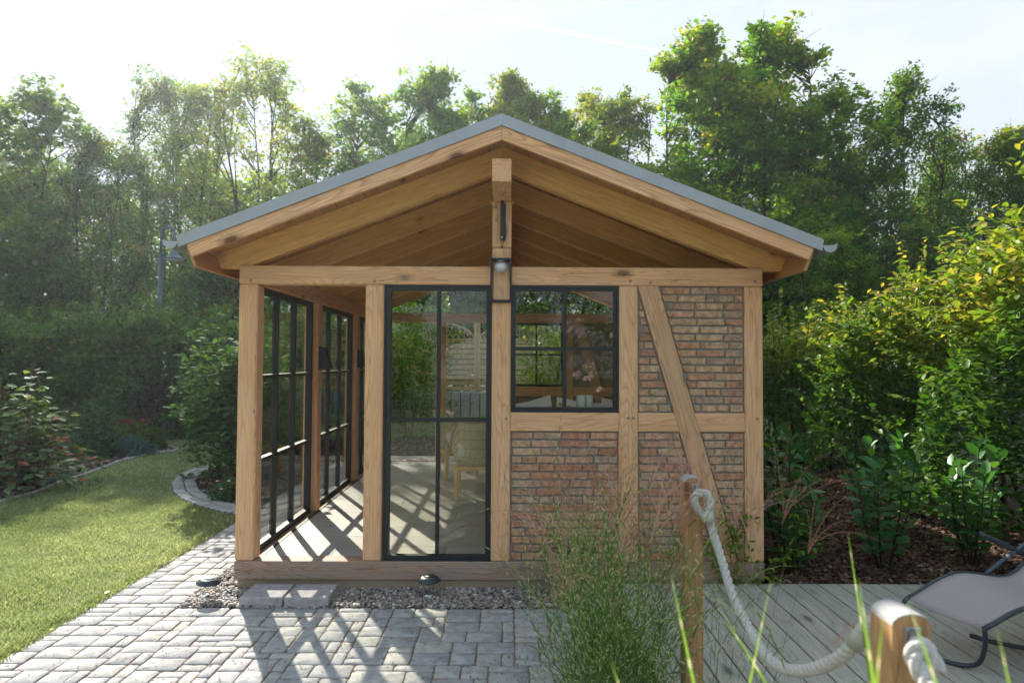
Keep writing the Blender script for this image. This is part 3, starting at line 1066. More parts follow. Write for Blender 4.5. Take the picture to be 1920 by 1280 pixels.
def brick_mesh(poly, r):
    n0 = len(poly)
    pts_ = []
    for i in range(n0):
        p, q = poly[i], poly[(i + 1) % n0]
        L = math.dist(p, q)
        m_ = 3 if L > 0.12 else (2 if L > 0.06 else 1)
        for k in range(m_):
            t = k / m_
            pts_.append((p[0] + (q[0] - p[0]) * t + r.uniform(-.0022, .0022), p[1] + (q[1] - p[1]) * t + r.uniform(-.0022, .0022)))
    cx_ = sum(p[0] for p in pts_) / len(pts_)
    cz_ = sum(p[1] for p in pts_) / len(pts_)
    n = len(pts_)
    V = [(p[0] - cx_, 0.03, p[1] - cz_) for p in pts_] + [(p[0] - cx_, 0.004 + r.uniform(-.001, .002), p[1] - cz_) for p in pts_]
    for p in pts_:
        dx_, dz_ = p[0] - cx_, p[1] - cz_
        V.append((dx_ * (1 - 0.005 / max(abs(dx_), 0.012)) if abs(dx_) > .012 else dx_ * .6, r.uniform(-0.0022, 0.0012), dz_ * (1 - 0.005 / max(abs(dz_), 0.012)) if abs(dz_) > .012 else dz_ * .6))
    Fc = []
    for b in (0, n):
        Fc += [(b + i, b + (i + 1) % n, b + (i + 1) % n + n, b + i + n) for i in range(n)]
    Fc.append(tuple(range(2 * n, 3 * n)))
    return pymesh('brick', V, Fc), cx_, cz_


def brick_panel(x0, x1, z0, z1, rows, first, seed):
    r = random.Random(seed)
    mp_ = box('brick_wall', x0 + 0.001, x1 - 0.001, 0.026, T - 0.012, z0, z1, M['mortar'], PAV)
    pitch = (z1 - z0 - 0.012) / rows
    BL = 0.2105
    for k in range(rows):
        zt = z1 - 0.012 - k * pitch
        zb = zt - pitch + 0.0125
        kind = (k + first) % 4
        x = x0 + 0.012 - {0: 0.0, 1: 0.08, 2: 0.0, 3: 0.15}[kind] * 1.0 + (0.012 if kind else 0)
        if r.random() < 0.25:
            x -= r.choice((0.05, 0.11))
        while x < x1:
            L = BL if r.random() < 0.85 else 0.10
            a, b = max(x, x0 + 0.012), min(x + L, x1 - 0.012)
            x += L + 0.0125
            if x1 - 0.012 - b < 0.045:
                b = x1 - 0.012
                x = x1 + 1
            if b - a < 0.03:
                continue
            poly = [(a, zb), (b, zb), (b, zt), (a, zt)]
            parts_ = []
            if x0 > 1.0:
                # the brace cuts the coursing: a piece each side, a joint's width away
                def side(sg):
                    off = 0.078 + 0.013
                    # line x = BR0 + br_s*(ZP0 - z) +- off
                    c0 = BR0 + br_s * ZP0 + sg * off
                    return clip(poly, -sg, -sg * br_s, -sg * c0)
                parts_ = [p for p in (side(-1), side(1))]
            else:
                parts_ = [poly]
            for p in parts_:
                if len(p) < 3:
                    continue
                ar = abs(sum(p[i][0] * p[(i + 1) % len(p)][1] - p[(i + 1) % len(p)][0] * p[i][1] for i in range(len(p)))) / 2
                if ar < 0.0007:
                    continue
                me, cx_, cz_ = brick_mesh(p, r)
                link('brick', me, M['brick'], mp_, Matrix.Translation((cx_, 0.0125 + r.uniform(-.002, .002), cz_)))


brick_panel(0.075, 0.921, ZS1, 1.222, 16, 0, 1)
brick_panel(1.071, 1.908, ZS1, 1.222, 16, 1, 2)
brick_panel(1.071, 1.908, 1.368, ZP0, 16, 2, 3)
# other closed panels of the frame
for (x0, x1, z0, z1) in ((0.075, 0.921, ZS1, 1.222), (1.071, 1.908, ZS1, 1.222), (1.071, 1.908, 1.368, ZP0)):
    box('wall_panel', x0 + .001, x1 - .001, DEP - T + 0.03, DEP - 0.03, z0, z1, M['panel'], PAV)
for (y0, y1) in ((T, 1.62), (1.62 + T, 3.31), (3.31 + T, DEP - T)):
    box('wall_panel', HW - T + 0.03, HW - 0.03, y0 + 0.001, y1 - 0.001, ZS1 - 0.006, ZP0, M['panel'], PAV)


# windows: frame bars and panes. plane 'y' (front/back) or 'x' (side)
def window(name, a0, a1, z0, z1, nx, nz, pos, plane='y', fw=0.036, bw=0.028, dep=0.055, fwl=None, label=None, top=None):
    fwl = fwl or fw
    bs = []

    def B(p, q, r_, s_, d0=0.0, d1=dep):
        bs.append((p, q, pos + d0, pos + d1, r_, s_))
    ia0, ia1, iz0, iz1 = a0 + fwl, a1 - fw, z0 + fw, z1 - fw
    e = 0.014                                       # outer casing proud of the sash
    # casing
    B(a0, a1, z1 - e, z1, -0.006)
    B(a0, a1, z0, z0 + e, -0.006)
    B(a0, a0 + e, z0 + e, z1 - e, -0.006)
    B(a1 - e, a1, z0 + e, z1 - e, -0.006)
    # sash
    B(a0 + e, a1 - e, iz1, z1 - e, 0.004)
    B(a0 + e, a1 - e, z0 + e, iz0, 0.004)
    B(a0 + e, ia0, iz0, iz1, 0.004)
    B(ia1, a1 - e, iz0, iz1, 0.004)
    pw, ph = (ia1 - ia0) / nx, (iz1 - iz0) / nz
    cols = [ia0 + pw * k for k in range(nx + 1)]
    rows = [iz0 + ph * k for k in range(nz + 1)]
    if top:
        rows[1] = top
    for k in range(1, nx):
        B(cols[k] - bw / 2, cols[k] + bw / 2, iz0, iz1, 0.0, dep - 0.008)
    for k in range(1, nz):
        for j in range(nx):
            l0 = cols[j] + (bw / 2 if j else 0)
            l1 = cols[j + 1] - (bw / 2 if j < nx - 1 else 0)
            B(l0, l1, rows[k] - bw / 2, rows[k] + bw / 2, 0.0, dep - 0.008)

    def tr(b):
        return b if plane == 'y' else (b[2], b[3], b[0], b[1], b[4], b[5])
    fo = link(name, boxes_mesh(name, [tr(b) for b in bs]), M['black'], PAV)
    gy = pos + dep * 0.45
    for j in range(nx):
        for k in range(nz):
            l0 = cols[j] + (bw / 2 if j else 0)
            l1 = cols[j + 1] - (bw / 2 if j < nx - 1 else 0)
            q0 = rows[k] + (bw / 2 if k else 0)
            q1 = rows[k + 1] - (bw / 2 if k < nz - 1 else 0)
            b = tr((l0, l1, gy, gy + 0.006, q0, q1))
            box('pane', *b, M['glass'], fo)
    return fo


window('glazed_door', -0.9175, -0.0755, ZS1, ZP0 - 0.001, 2, 2, 0.012, fw=0.042, fwl=0.052, top=1.306)
window('window', 0.0755, 0.9205, 1.369, ZP0 - 0.001, 2, 2, 0.012, fw=0.038)
window('window', 0.0755, 0.9205, 1.369, ZP0 - 0.001, 2, 2, DEP - 0.09, fw=0.038)
XW = -HW + 0.03
for (y0, y1) in ((T + .001, 1.619), (1.621 + T, 3.309), (3.311 + T, DEP - T - .001)):
    window('glazed_wall', y0, y1, ZS1 - 0.005, ZP0 - 0.001, 3, 3, XW, plane='x', fw=0.05, bw=0.03, dep=0.06)
# track in the floor along the glazed side
box('floor_track', -HW + T - 0.005, -HW + T + 0.012, T, DEP - T, 0.19, 0.209, M['black'], PAV)

# floor of plank tiles
fl = box('floor', -HW + T + 0.013, HW - T, 0.11, 5.56, 0.05, 0.196, M['dark'], PAV)
box('step_edge', -HW + 0.02, HW - 0.02, DEP + 0.001, 5.60, 0.0, 0.19, M['concrete'], PAV)
ty = 0.112 + (T - 0.112) + 0.001
row = 0
while ty < 5.5:
    off = (-0.37, -0.80, -0.10, -0.62)[row % 4]
    tx = -HW + T + 0.015 + off
    while tx < HW - T:
        a, b = max(tx, -HW + T + 0.015), min(tx + 0.9, HW - T - 0.001)
        if b - a > 0.03:
            box('floor_tile', a + .0015, b - .0015, ty + .0015, ty + 0.3 - .0015, 0.19, 0.205 + rp.uniform(0, .0006), M['tile'], fl, 0.001)
        tx += 0.9
    ty += 0.3
    row += 1

# roof
HR, KS = 3.461, 0.388
SA = math.atan(KS)
YB0, YB1 = -0.39, DEP + 0.39
roofpts = []
TH = 0.03


def slope_pt(x, off):
    return (x, HR - KS * abs(x) + off)


skin = pymesh('roof', [(-2.308, YB0 - 0.01, HR - KS * 2.308 + 0.068), (0, YB0 - 0.01, HR + 0.068), (2.308, YB0 - 0.01, HR - KS * 2.308 + 0.068),
                       (-2.308, YB1 + 0.01, HR - KS * 2.308 + 0.068), (0, YB1 + 0.01, HR + 0.068), (2.308, YB1 + 0.01, HR - KS * 2.308 + 0.068),
                       (-2.308, YB0 - 0.01, HR - KS * 2.308 + 0.030), (0, YB0 - 0.01, HR + 0.030), (2.308, YB0 - 0.01, HR - KS * 2.308 + 0.030),
                       (-2.308, YB1 + 0.01, HR - KS * 2.308 + 0.030), (0, YB1 + 0.01, HR + 0.030), (2.308, YB1 + 0.01, HR - KS * 2.308 + 0.030)],
              [(0, 1, 4, 3), (1, 2, 5, 4), (6, 9, 10, 7), (7, 10, 11, 8), (0, 3, 9, 6), (2, 8, 11, 5), (0, 6, 7, 1), (1, 7, 8, 2), (3, 4, 10, 9), (4, 5, 11, 10)])
ROOF = link('roof', skin, M['zinc'], PAV)
# standing seams
for s in (-1, 1):
    yy = YB0 + 0.45
    while yy < YB1 - 0.2:
        beam('standing_seam', (0, yy, HR + 0.08), (s * 2.308, yy, HR - KS * 2.308 + 0.08), 0.012, 0.025, M['zinc'], ROOF, 0)
        yy += 0.53
ny_, nz_ = math.sin(SA), math.cos(SA)
for s in (-1, 1):
    # rafters
    for k in range(7):
        y0 = 0.03 + k * 0.826
        tx_, tz_ = 2.25, HR - KS * 2.25
        zb = 2.487
        xz = (HR - 0.19 - zb) / KS
        tcut = (tz_ - zb)
        pts = [(s * 0.0015, HR), (s * 0.0015, HR - 0.19), (s * xz, zb), (s * (tx_ - tcut * 0.393), zb), (s * tx_, tz_)]
        prism('rafter', pts, y0, y0 + 0.08, -s * SA, M['rafter'], ROOF)
    # soffit boards running front to back
    nb = 21
    wx = 2.25 / nb
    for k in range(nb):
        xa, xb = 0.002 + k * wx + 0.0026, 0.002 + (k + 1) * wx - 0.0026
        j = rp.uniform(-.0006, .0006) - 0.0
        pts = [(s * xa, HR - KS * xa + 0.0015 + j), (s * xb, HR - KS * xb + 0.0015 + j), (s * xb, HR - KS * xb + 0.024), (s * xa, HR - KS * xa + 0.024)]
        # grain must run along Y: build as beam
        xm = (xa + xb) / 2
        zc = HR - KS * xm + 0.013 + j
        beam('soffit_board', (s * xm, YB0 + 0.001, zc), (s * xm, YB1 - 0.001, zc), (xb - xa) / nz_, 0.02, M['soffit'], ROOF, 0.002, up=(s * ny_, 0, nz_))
    # barge boards front and back
    tx_, tz_ = 2.25, HR - KS * 2.25
    pts = [(s * 0.0012, HR + 0.002), (s * 0.0012, HR - 0.097), (s * (tx_ - 0.092 * 0.366), tz_ - 0.092 * 0.931 + 0.004), (s * (tx_ + .002), tz_ + 0.002)]
    prism('barge_board', pts, YB0 - 0.035, YB0, -s * SA, M['barge'], ROOF)
    prism('barge_board', pts, YB1, YB1 + 0.035, -s * SA, M['barge'], ROOF)
    # fascia along the rafter tails
    L = 0.165
    c0 = Vector((s * (tx_ - L / 2 * 0.366 + 0.014), 0, tz_ - L / 2 * 0.931 - 0.002))
    beam('fascia_board', (c0.x, YB0 - 0.002, c0.z), (c0.x, YB1 + 0.002, c0.z), 0.024, L, M['soffit'], ROOF, 0.003, up=(s * ny_, 0, nz_))
    # verge flashing in two lengths with a lap
    for ya in (YB0 - 0.045, YB1 + 0.042):
        for (xa, xb, g_) in ((0.0006, 0.455, 0.0), (0.457, 2.308, 0.0012)):
            pts = [(s * xa, HR - KS * xa + 0.0035), (s * xb, HR - KS * xb + 0.0035), (s * (xb + (0.012 if xb > 2 else 0)), HR - KS * xb + 0.087), (s * xa, HR - KS * xa + 0.087)]
            prism('verge_flashing', pts, ya - g_, ya + 0.003 - g_, -s * SA, M['zinc'], ROOF)
        # turned-over lip on top
        prism('verge_flashing', [(s * 0.0005, HR + 0.0875), (s * 2.311, HR - KS * 2.311 + 0.0875), (s * 2.311, HR - KS * 2.311 + 0.0905), (s * 0.0005, HR + 0.0905)],
              min(ya, ya + 0.06), max(ya, ya + 0.06), -s * SA, M['zinc'], ROOF)
    # half-round gutter with end cap and bead
    gx, gz, gr = s * 2.366, HR - KS * 2.308 + 0.045, 0.052
    V, Fc = [], []
    prof = [(gx + gr * math.cos(math.radians(a)), gz + gr * math.sin(math.radians(a))) for a in range(180, 361, 20)]
    ya, yb = YB0 - 0.045, YB1 + 0.04
    for (px_, pz_) in prof:
        V += [(px_, ya, pz_), (px_, yb, pz_)]
    n = len(prof)
    Fc = [(2 * i, 2 * i + 1, 2 * i + 3, 2 * i + 2) for i in range(n - 1)]
    Fc += [tuple(2 * i for i in range(n))[::-1], tuple(2 * i + 1 for i in range(n))]
    go = link('gutter', pymesh('gutter', V, Fc), M['zinc'], ROOF)
    bx_ = gx + s * gr
    link('gutter_bead', tube_mesh('gutter_bead', [([(bx_, ya, gz + 0.004), (bx_, yb, gz + 0.004)], 0.008)], 8), M['zinc'], go)
# ridge purlin with slanted nose
pv = []
for sx in (-0.07, 0.07):
    pv += [(sx, YB0 + 0.002, 3.236), (sx, YB0 + 0.002, 3.07), (sx, -0.015, 3.0205), (sx, DEP + 0.015, 3.0205), (sx, YB1 - 0.002, 3.07), (sx, YB1 - 0.002, 3.236)]
n = 6
Fc = [tuple(range(n)), tuple(range(2 * n - 1, n - 1, -1))] + [(i, i + n, (i + 1) % n + n, (i + 1) % n) for i in range(n)]
Rz = Matrix.Rotation(math.pi / 2, 4, 'Z')
me = pymesh('ridge_purlin', [tuple(Rz.inverted() @ Vector(p)) for p in pv], Fc)
link('ridge_purlin', me, M['barge'], ROOF, Rz)
beam('ridge_batten', (-0.095, 0.08, 3.028), (0.095, 0.08, 3.028), 0.06, 0.016, M['rafter'], PAV, 0.002)
# carpenter's marks cut in the king post
mk = []
def stroke(xa, za, xb, zb):
    d = Vector((xb - xa, 0, zb - za))
    nrm = Vector((-d.z, 0, d.x)).normalized() * 0.0018
    k = len(mk)
    for p in (Vector((xa, -0.0034, za)) - nrm, Vector((xb, -0.0034, zb)) - nrm, Vector((xb, -0.0034, zb)) + nrm, Vector((xa, -0.0034, za)) + nrm):
        mk.append(tuple(p))
for (cx_, cz_) in ((-0.062, 2.975), (-0.045, 2.975), (-0.045, 2.873)):
    w_ = 0.008
    stroke(cx_ - w_, cz_ - 0.011, cx_ + w_, cz_ + 0.011)
    stroke(cx_ - w_, cz_ + 0.011, cx_ + w_, cz_ - 0.011)
link('carpenters_mark', pymesh('carpenters_mark', mk, [(4 * i, 4 * i + 1, 4 * i + 2, 4 * i + 3) for i in range(len(mk) // 4)]), M['dark'], PAV)

# black bracket hung on the king post
BK = thing('wall_bracket', (0.005, -0.003, 2.86), 'slim black metal bracket with white screw and looped cord on the king post', 'bracket')
def stadium(w, h, y0, y1, cx_, cz_, seg=8):
    out_ = []
    for k in range(seg + 1):
        a = math.pi * k / seg
        out_.append((cx_ + w / 2 * math.cos(a), cz_ + h / 2 - w / 2 + w / 2 * math.sin(a)))
    for k in range(seg + 1):
        a = math.pi + math.pi * k / seg
        out_.append((cx_ + w / 2 * math.cos(a), cz_ - h / 2 + w / 2 + w / 2 * math.sin(a)))
    return out_
prism('back_plate', stadium(0.036, 0.30, 0, 0, 0.012, 2.855), -0.016, -0.0035, 0, M['black'], BK)
prism('lever', stadium(0.026, 0.315, 0, 0, 0.001, 2.862), -0.042, -0.017, 0, M['black'], BK)
sm = lathe_mesh('screw', [(0, 0), (0.008, 0), (0.008, 0.004), (0.003, 0.006), (0, 0.006)], 10)
link('screw', sm, M['candle'], BK, Matrix.Translation((0.001, -0.042, 2.73)) @ Matrix.Rotation(math.pi / 2, 4, 'X'))
link('cord', tube_mesh('cord', [([(-0.012, -0.02, 2.72), (-0.009, -0.012, 2.68), (0.0, -0.01, 2.665), (0.011, -0.012, 2.68), (0.014, -0.02, 2.72)], 0.0014)], 5), M['black'], BK)
link('cord_weight', lathe_mesh('cord_weight', [(0, -0.011), (0.005, -0.008), (0.007, 0), (0.004, 0.009), (0, 0.011)], 8), M['black'], BK, Matrix.Translation((0, -0.012, 2.658)))

# lantern
LN = thing('wall_lantern', (0.0, -0.004, 2.39), 'open black box lantern with white globe on the middle post', 'lantern')
lx0, lx1, lz0, lz1, ly0, ly1 = -0.086, 0.076, 2.222, 2.556, -0.125, -0.004
e = 0.0135
bs = []
for (yy0, yy1) in ((ly0, ly0 + e), (ly1 - e, ly1)):
    bs += [(lx0, lx0 + e, yy0, yy1, lz0, lz1), (lx1 - e, lx1, yy0, yy1, lz0, lz1), (lx0 + e, lx1 - e, yy0, yy1, lz0, lz0 + e), (lx0 + e, lx1 - e, yy0, yy1, lz1 - e, lz1)]
for xx in ((lx0, lx0 + e), (lx1 - e, lx1)):
    bs += [(xx[0], xx[1], ly0 + e, ly1 - e, lz0, lz0 + e), (xx[0], xx[1], ly0 + e, ly1 - e, lz1 - e, lz1)]
bs.append((lx0 + e, lx1 - e, ly0 + e, ly1 - e, lz1 - 0.006, lz1 - 0.001))
link('frame', boxes_mesh('frame', bs), M['black'], LN)
cxg = (lx0 + lx1) / 2
link('socket', lathe_mesh('socket', [(0, -0.008), (0.036, -0.008), (0.036, 0.008), (0, 0.008)], 20), M['steel'], LN, Matrix.Translation((cxg, -0.065, lz1 - 0.016)))
gp = [(0.052 * math.sin(a), 0.043 * math.cos(a)) for a in [math.pi * k / 12 for k in range(13)]]
link('globe', lathe_mesh('globe', gp[::-1], 24), M['frosted'], LN, Matrix.Translation((cxg, -0.065, lz1 - 0.064)))

# step slabs
def slab(x0, x1, y0, y1, label, seed):
    r = random.Random(seed)
    me = bevbox('step_slab', x1 - x0, y1 - y0, 0.085, 0.008)
    for v in me.vertices:
        v.co.x += r.uniform(-.003, .003)
        v.co.y += r.uniform(-.003, .003)
    o = link('step_slab', me, M['slab'], None, Matrix.Translation(((x0 + x1) / 2, (y0 + y1) / 2, 0.0275)))
    tag(o, label, 'stone slab', 'stone slabs laid as a step at the open bay')


slab(-1.865, -1.555, -0.355, -0.075, 'left of the two grey stone step slabs, with a dark round stain', 1)
slab(-1.545, -1.225, -0.355, -0.075, 'right of the two grey stone step slabs before the open bay', 2)


# solar lamps
def solar(x, y, label, tilt, top):
    t = thing('solar_lamp', (x, y, 0.0), label, 'garden lamp', 'solar garden lamps in the gravel')
    Mx = Matrix.Translation((x, y, 0.0)) @ Matrix.Rotation(tilt, 4, 'Y')
    link('cap', lathe_mesh('cap', [(0.0, 0.118), (0.085, 0.118), (0.086, 0.124), (0.062, 0.146), (0.05, 0.152), (0, 0.152)], 24), M['tube'], t, Mx)
    link('solar_panel', lathe_mesh('solar_panel', [(0.0, 0.1522), (0.043, 0.1522), (0.043, 0.155), (0, 0.155)], 20), M[top], t, Mx)
    link('lens', lathe_mesh('lens', [(0.028, 0.02), (0.036, 0.03), (0.05, 0.117)], 20), M['glass'], t, Mx)
    link('base_plate', lathe_mesh('base_plate', [(0, 0.008), (0.044, 0.008), (0.046, 0.016), (0.02, 0.024), (0.012, 0.036), (0, 0.036)], 20), M['steel'], t, Mx)
    return t


solar(-2.16, -0.20, 'round solar lamp by the left corner, its pale panel facing up', 0.06, 'candle')
solar(-0.53, -0.14, 'round solar lamp with black top in gravel below the glazed door', 0.0, 'black')


# wall lamps on the inside of the side posts
def wedge_lamp(y, label):
    x = -HW + T + 0.001
    t = thing('wall_lamp', (x, y, 1.8), label, 'wall lamp', 'wedge shaped lamps on the side posts')
    V = [(x, y - .05, 1.68), (x, y - .05, 1.90), (x + 0.05, y - .05, 1.90), (x + 0.12, y - .05, 1.70), (x + .12, y - .05, 1.68)]
    V += [(a, y + .05, c) for a, b, c in V]
    Fc = [(0, 1, 2, 3, 4)[::-1], (5, 6, 7, 8, 9)] + [(i, (i + 1) % 5, (i + 1) % 5 + 5, i + 5) for i in range(5)]
    link('shade', pymesh('shade', V, Fc), M['black'], t)
    box('mounting_plate', x - 0.0005, x + 0.006, y - .06, y + .06, 1.67, 1.91, M['tube'], t)


wedge_lamp(1.69, 'black wedge wall lamp on the first side post inside')
wedge_lamp(3.385, 'black wedge wall lamp on the second side post, half hidden')


# ------------------------------------------------------------------ chairs inside
def chair(x, y, rot, label, cush=True):
    """woven chair; local -Y is the back of the chair seen from behind, seat opens to +Y"""
    t = thing('wicker_chair', (x, y, 0.205), label, 'chair', 'woven dining chairs in the pavilion')
    Mx = Matrix.Translation((x, y, 0.206)) @ Matrix.Rotation(rot, 4, 'Z')
    for sx in (-1, 1):
        for sy in (-1, 1):
            o = beam('leg', Vector((sx * 0.23, sy * 0.21, 0.0)), Vector((sx * 0.235, sy * 0.20, 0.36)), 0.045, 0.045, M['chairleg'], None, 0.004)
            o.matrix_basis = Mx @ o.matrix_basis
            attach(o, t)
    o = link('seat_rail', boxes_mesh('seat_rail', [(-.25, .25, -.235, -.19, .33, .375), (-.25, .25, .19, .235, .33, .375), (-.25, -.21, -.19, .19, .33, .375), (.21, .25, -.19, .19, .33, .375)]), M['chairleg'], t, Mx)
    # shell: back and arms woven of strands
    strands = []
    tints = []
    NX = 46
    def shell(u, v):
        # u -1..1 round the back, v 0..1 up
        a = u * 1.25
        w = 0.27 + 0.05 * v
        px_ = w * math.sin(a) / math.sin(1.25)
        py_ = -0.24 - 0.10 * v + 0.40 * (1 - math.cos(a)) / (1 - math.cos(1.25)) * (1 - 0.1 * v)
        top = 0.88 - 0.30 * max(0, abs(u) - 0.55) / 0.45
        return Vector((px_, py_, 0.375 + (top - 0.375) * v))
    V, Fc = [], []
    NV = 8
    for i in range(NX):
        u0, u1 = -1 + 2 * i / NX + 0.006, -1 + 2 * (i + 1) / NX - 0.006
        for j in range(NV + 1):
            v = j / NV
            b = 0.004 * (1 if (i + j) % 2 else -1)
            for u in (u0, u1):
                p = shell(u, v)
                V.append(p + Vector((0, -b, 0)))
        for j in range(NV):
            k = i * (NV + 1) * 2 + j * 2
            Fc.append((k, k + 1, k + 3, k + 2))
    me = npmesh('woven_back', V, Fc, {'tint': rng.uniform(0, 1, len(V))})
    so = link('woven_back', me, LM['wicker'], t, Mx)
    md = so.modifiers.new('s', 'SOLIDIFY')
    md.thickness = 0.008
    rim = [shell(-1 + 2 * k / 20, 1.0) for k in range(21)]
    link('rim', tube_mesh('rim', [(rim, 0.014)], 6), M['basket'], t, Mx)
    rows_ = [([shell(-1 + 2 * k / 16, v) + Vector((0, -0.003, 0)) for k in range(17)], 0.005) for v in (0.0, 0.2, 0.4, 0.6, 0.8)]
    link('weft', tube_mesh('weft', rows_, 4), M['basket'], t, Mx)
    o = link('seat', bevbox('seat', 0.46, 0.42, 0.05, 0.01), LM['wicker'], t, Mx @ Matrix.Translation((0, 0.0, 0.4)))
    if cush:
        link('cushion', cushion_mesh(0.44, 0.12, 0.42), M['cushion'], t, Mx @ Matrix.Translation((0, -0.14, 0.68)) @ Matrix.Rotation(-0.15, 4, 'X'))
    return t


def cushion_mesh(w, d, h):
    V, Fc = [], []
    N = 8
    for sgn in (-1, 1):
        for i in range(N + 1):
            for j in range(N + 1):
                u, v = -1 + 2 * i / N, -1 + 2 * j / N
                pinch = 1 - 0.08 * (1 - abs(u * v))
                b = (1 - u ** 4) * (1 - v ** 4)
                V.append((u * w / 2 * (0.93 + .07 * abs(v)), sgn * d / 2 * b ** 0.5, v * h / 2 * (0.9 + .1 * abs(u))))
        off = 0 if sgn < 0 else (N + 1) ** 2
        for i in range(N):
            for j in range(N):
                a = off + i * (N + 1) + j
                q = (a, a + N + 1, a + N + 2, a + 1)
                Fc.append(q if sgn < 0 else q[::-1])
    return pymesh('cushion', V, Fc, True)


chair(-0.29, 2.45, 0.0, 'near woven chair with its back to the glazed door')
chair(-0.62, 3.75, -1.25, 'woven chair turned sideways, left of the near chair')
chair(0.45, 4.25, math.pi, 'woven chair beyond the table, its cushion showing in the window', True)
chair(1.05, 3.3, math.pi / 2, 'woven chair on the right side of the table', True)
# table
tb = thing('dining_table', (0.35, 3.35, 0.206), 'low wooden dining table standing among the woven chairs', 'table')
box('tabletop', -0.1, 0.75, 2.95, 3.8, 0.90, 0.93, M['deck'], tb, 0.004)
for sx in (-0.04, 0.69):
    for sy in (3.01, 3.74):
        box('leg', sx - .03, sx + .03, sy - .03, sy + .03, 0.206, 0.90, M['chairleg'], tb, 0.003)
# sofa cushions seen above the window sill
for k, (x, y, r_, lb) in enumerate(((0.28, 0.50, 0.25, 'pale cushion leaning left inside the window'), (0.62, 0.55, -0.2, 'pale cushion in the middle of the window'), )):
    pass
bench = thing('bench', (0.55, 0.55, 0.206), 'pale upholstered bench under the window inside', 'bench')
box('seat', 0.10, 1.75, 0.25, 0.75, 0.50, 0.62, M['cushion'], bench, 0.02)
box('backrest', 0.10, 1.75, 0.20, 0.28, 0.62, 1.16, M['cushion'], bench, 0.02)
for sx in (0.14, 1.70):
    for sy in (0.27, 0.7):
        box('leg', sx - .025, sx + .025, sy - .025, sy + .025, 0.206, 0.50, M['chairleg'], bench)
for x, r_, lb in ((0.25, -0.24, 'cream cushion in the left corner of the window, one corner raised'), (0.64, 0.14, 'cream cushion behind the window bar'), (1.02, 0.1, 'dim grey cushion at the right of the window')):
    o = link('cushion', cushion_mesh(0.40, 0.12, 0.30), M['cushion'], None, Matrix.Translation((x, 0.36, 1.295)) @ Matrix.Rotation(r_, 4, 'Y'))
    tag(o, lb, 'cushion', 'cushions along the bench inside the window')
for x, y, lb in ((0.635, 0.12, 'left of the two pale speckled candles on the window sill'), (0.705, 0.17, 'right, slightly further candle of the pair on the window sill')):
    o = link('candle', lathe_mesh('candle', [(0, 0), (0.034, 0), (0.035, 0.004), (0.035, 0.122), (0.033, 0.126), (0.004, 0.124), (0.003, 0.132), (0, 0.132)], 20), M['candle'], None, Matrix.Translation((x, y - 0.01 * 0, 1.37)))
    tag(o, lb, 'candle', 'candles on the window sill')
box('window_board', 0.08, 0.918, 0.075, 0.215, 1.352, 1.3695, MB, PAV, 0.002)
# little clay bird on the sill
bd = thing('clay_bird', (0.50, 0.14, 1.37), 'small orange clay bird figure beside the candles', 'figurine')
def blob(name, r3, c, mat, parent, seg=12):
    prof_ = [(math.sin(math.pi * k / 8), -math.cos(math.pi * k / 8)) for k in range(9)]
    me_ = lathe_mesh(name, prof_, seg)
    for v in me_.vertices:
        v.co = Vector((v.co.x * r3[0], v.co.y * r3[1], v.co.z * r3[2]))
    return link(name, me_, mat, parent, Matrix.Translation(c))
blob('body', (0.032, 0.022, 0.026), (0.50, 0.14, 1.396), M['amber'], bd)
blob('head', (0.016, 0.015, 0.016), (0.475, 0.14, 1.428), M['amber'], bd)
link('beak', tube_mesh('beak', [([(0.462, 0.14, 1.428), (0.448, 0.14, 1.425)], [0.005, 0.001])], 6), M['chairleg'], bd)
link('tail', tube_mesh('tail', [([(0.528, 0.14, 1.40), (0.556, 0.14, 1.418)], [0.01, 0.003])], 6), M['amber'], bd)
for yy in (0.127, 0.153):
    blob('eye', (0.003, 0.003, 0.003), (0.468, yy, 1.432), M['black'], bd, 6)

# ------------------------------------------------------------------ behind the pavilion: wall, fence, lawn mound
V, Fc = [], []
nx, ny = 24, 8
for i in range(nx + 1):
    for j in range(ny + 1):
        x, y = -4 + 10 * i / nx, 8.4 + 1.65 * j / ny
        V.append((x, y, 0.13 + 0.36 * (j / ny) ** 0.8 + 0.06 * math.sin(x * 1.3) * (j / ny)))
for i in range(nx):
    for j in range(ny):
        a = i * (ny + 1) + j
        Fc.append((a, a + ny + 1, a + ny + 2, a + 1))
tag(link('grass_bank', pymesh('grass_bank', V, Fc, True), M['lawnbase']), kind='structure')
n = 9000
P = np.stack([rl.uniform(-3.5, 2.5, n), rl.uniform(8.45, 10.0, n)], 1)
zz = 0.12 + 0.36 * ((P[:, 1] - 8.4) / 1.65) ** 0.8 + 0.06 * np.sin(P[:, 0] * 1.3) * (P[:, 1] - 8.4) / 1.65
hh = rl.uniform(.03, .07, n)
me = scatter('bank_grass', [(-0.5, 0, 0), (0.5, 0, 0), (0.25, 0.28, 0.62), (0, 0.85, 1)], [(0, 1, 2), (0, 2, 3)], np.c_[P, zz], rotmats(n, .3, rl), np.stack([np.full(n, .01), hh * .7, hh], 1), rl.uniform(0, 1, n))
tag(link('bank_grass', me, LM['grassblade']), 'green grass on the bank seen through the glazed door', 'grass', kind='stuff')
poly_sheet('rear_bed', [(-2.3, 5.61), (6, 5.61), (6, 8.5), (-2.3, 8.5)], 0.145, M['soil'])
gw = tag(link('garden_wall', bevbox('garden_wall', 9.0, 0.25, 1.1, 0.01), M['concrete'], None, Matrix.Translation((1.0, 10.2, 0.48))),
         'low grey concrete garden wall below the wooden fence', 'wall')
k = -3.3
while k < 5.4:
    box('wall_joint', k - .008, k + .008, 10.069, 10.078, 0.0, 1.0, M['dark'], gw)
    k += 0.225
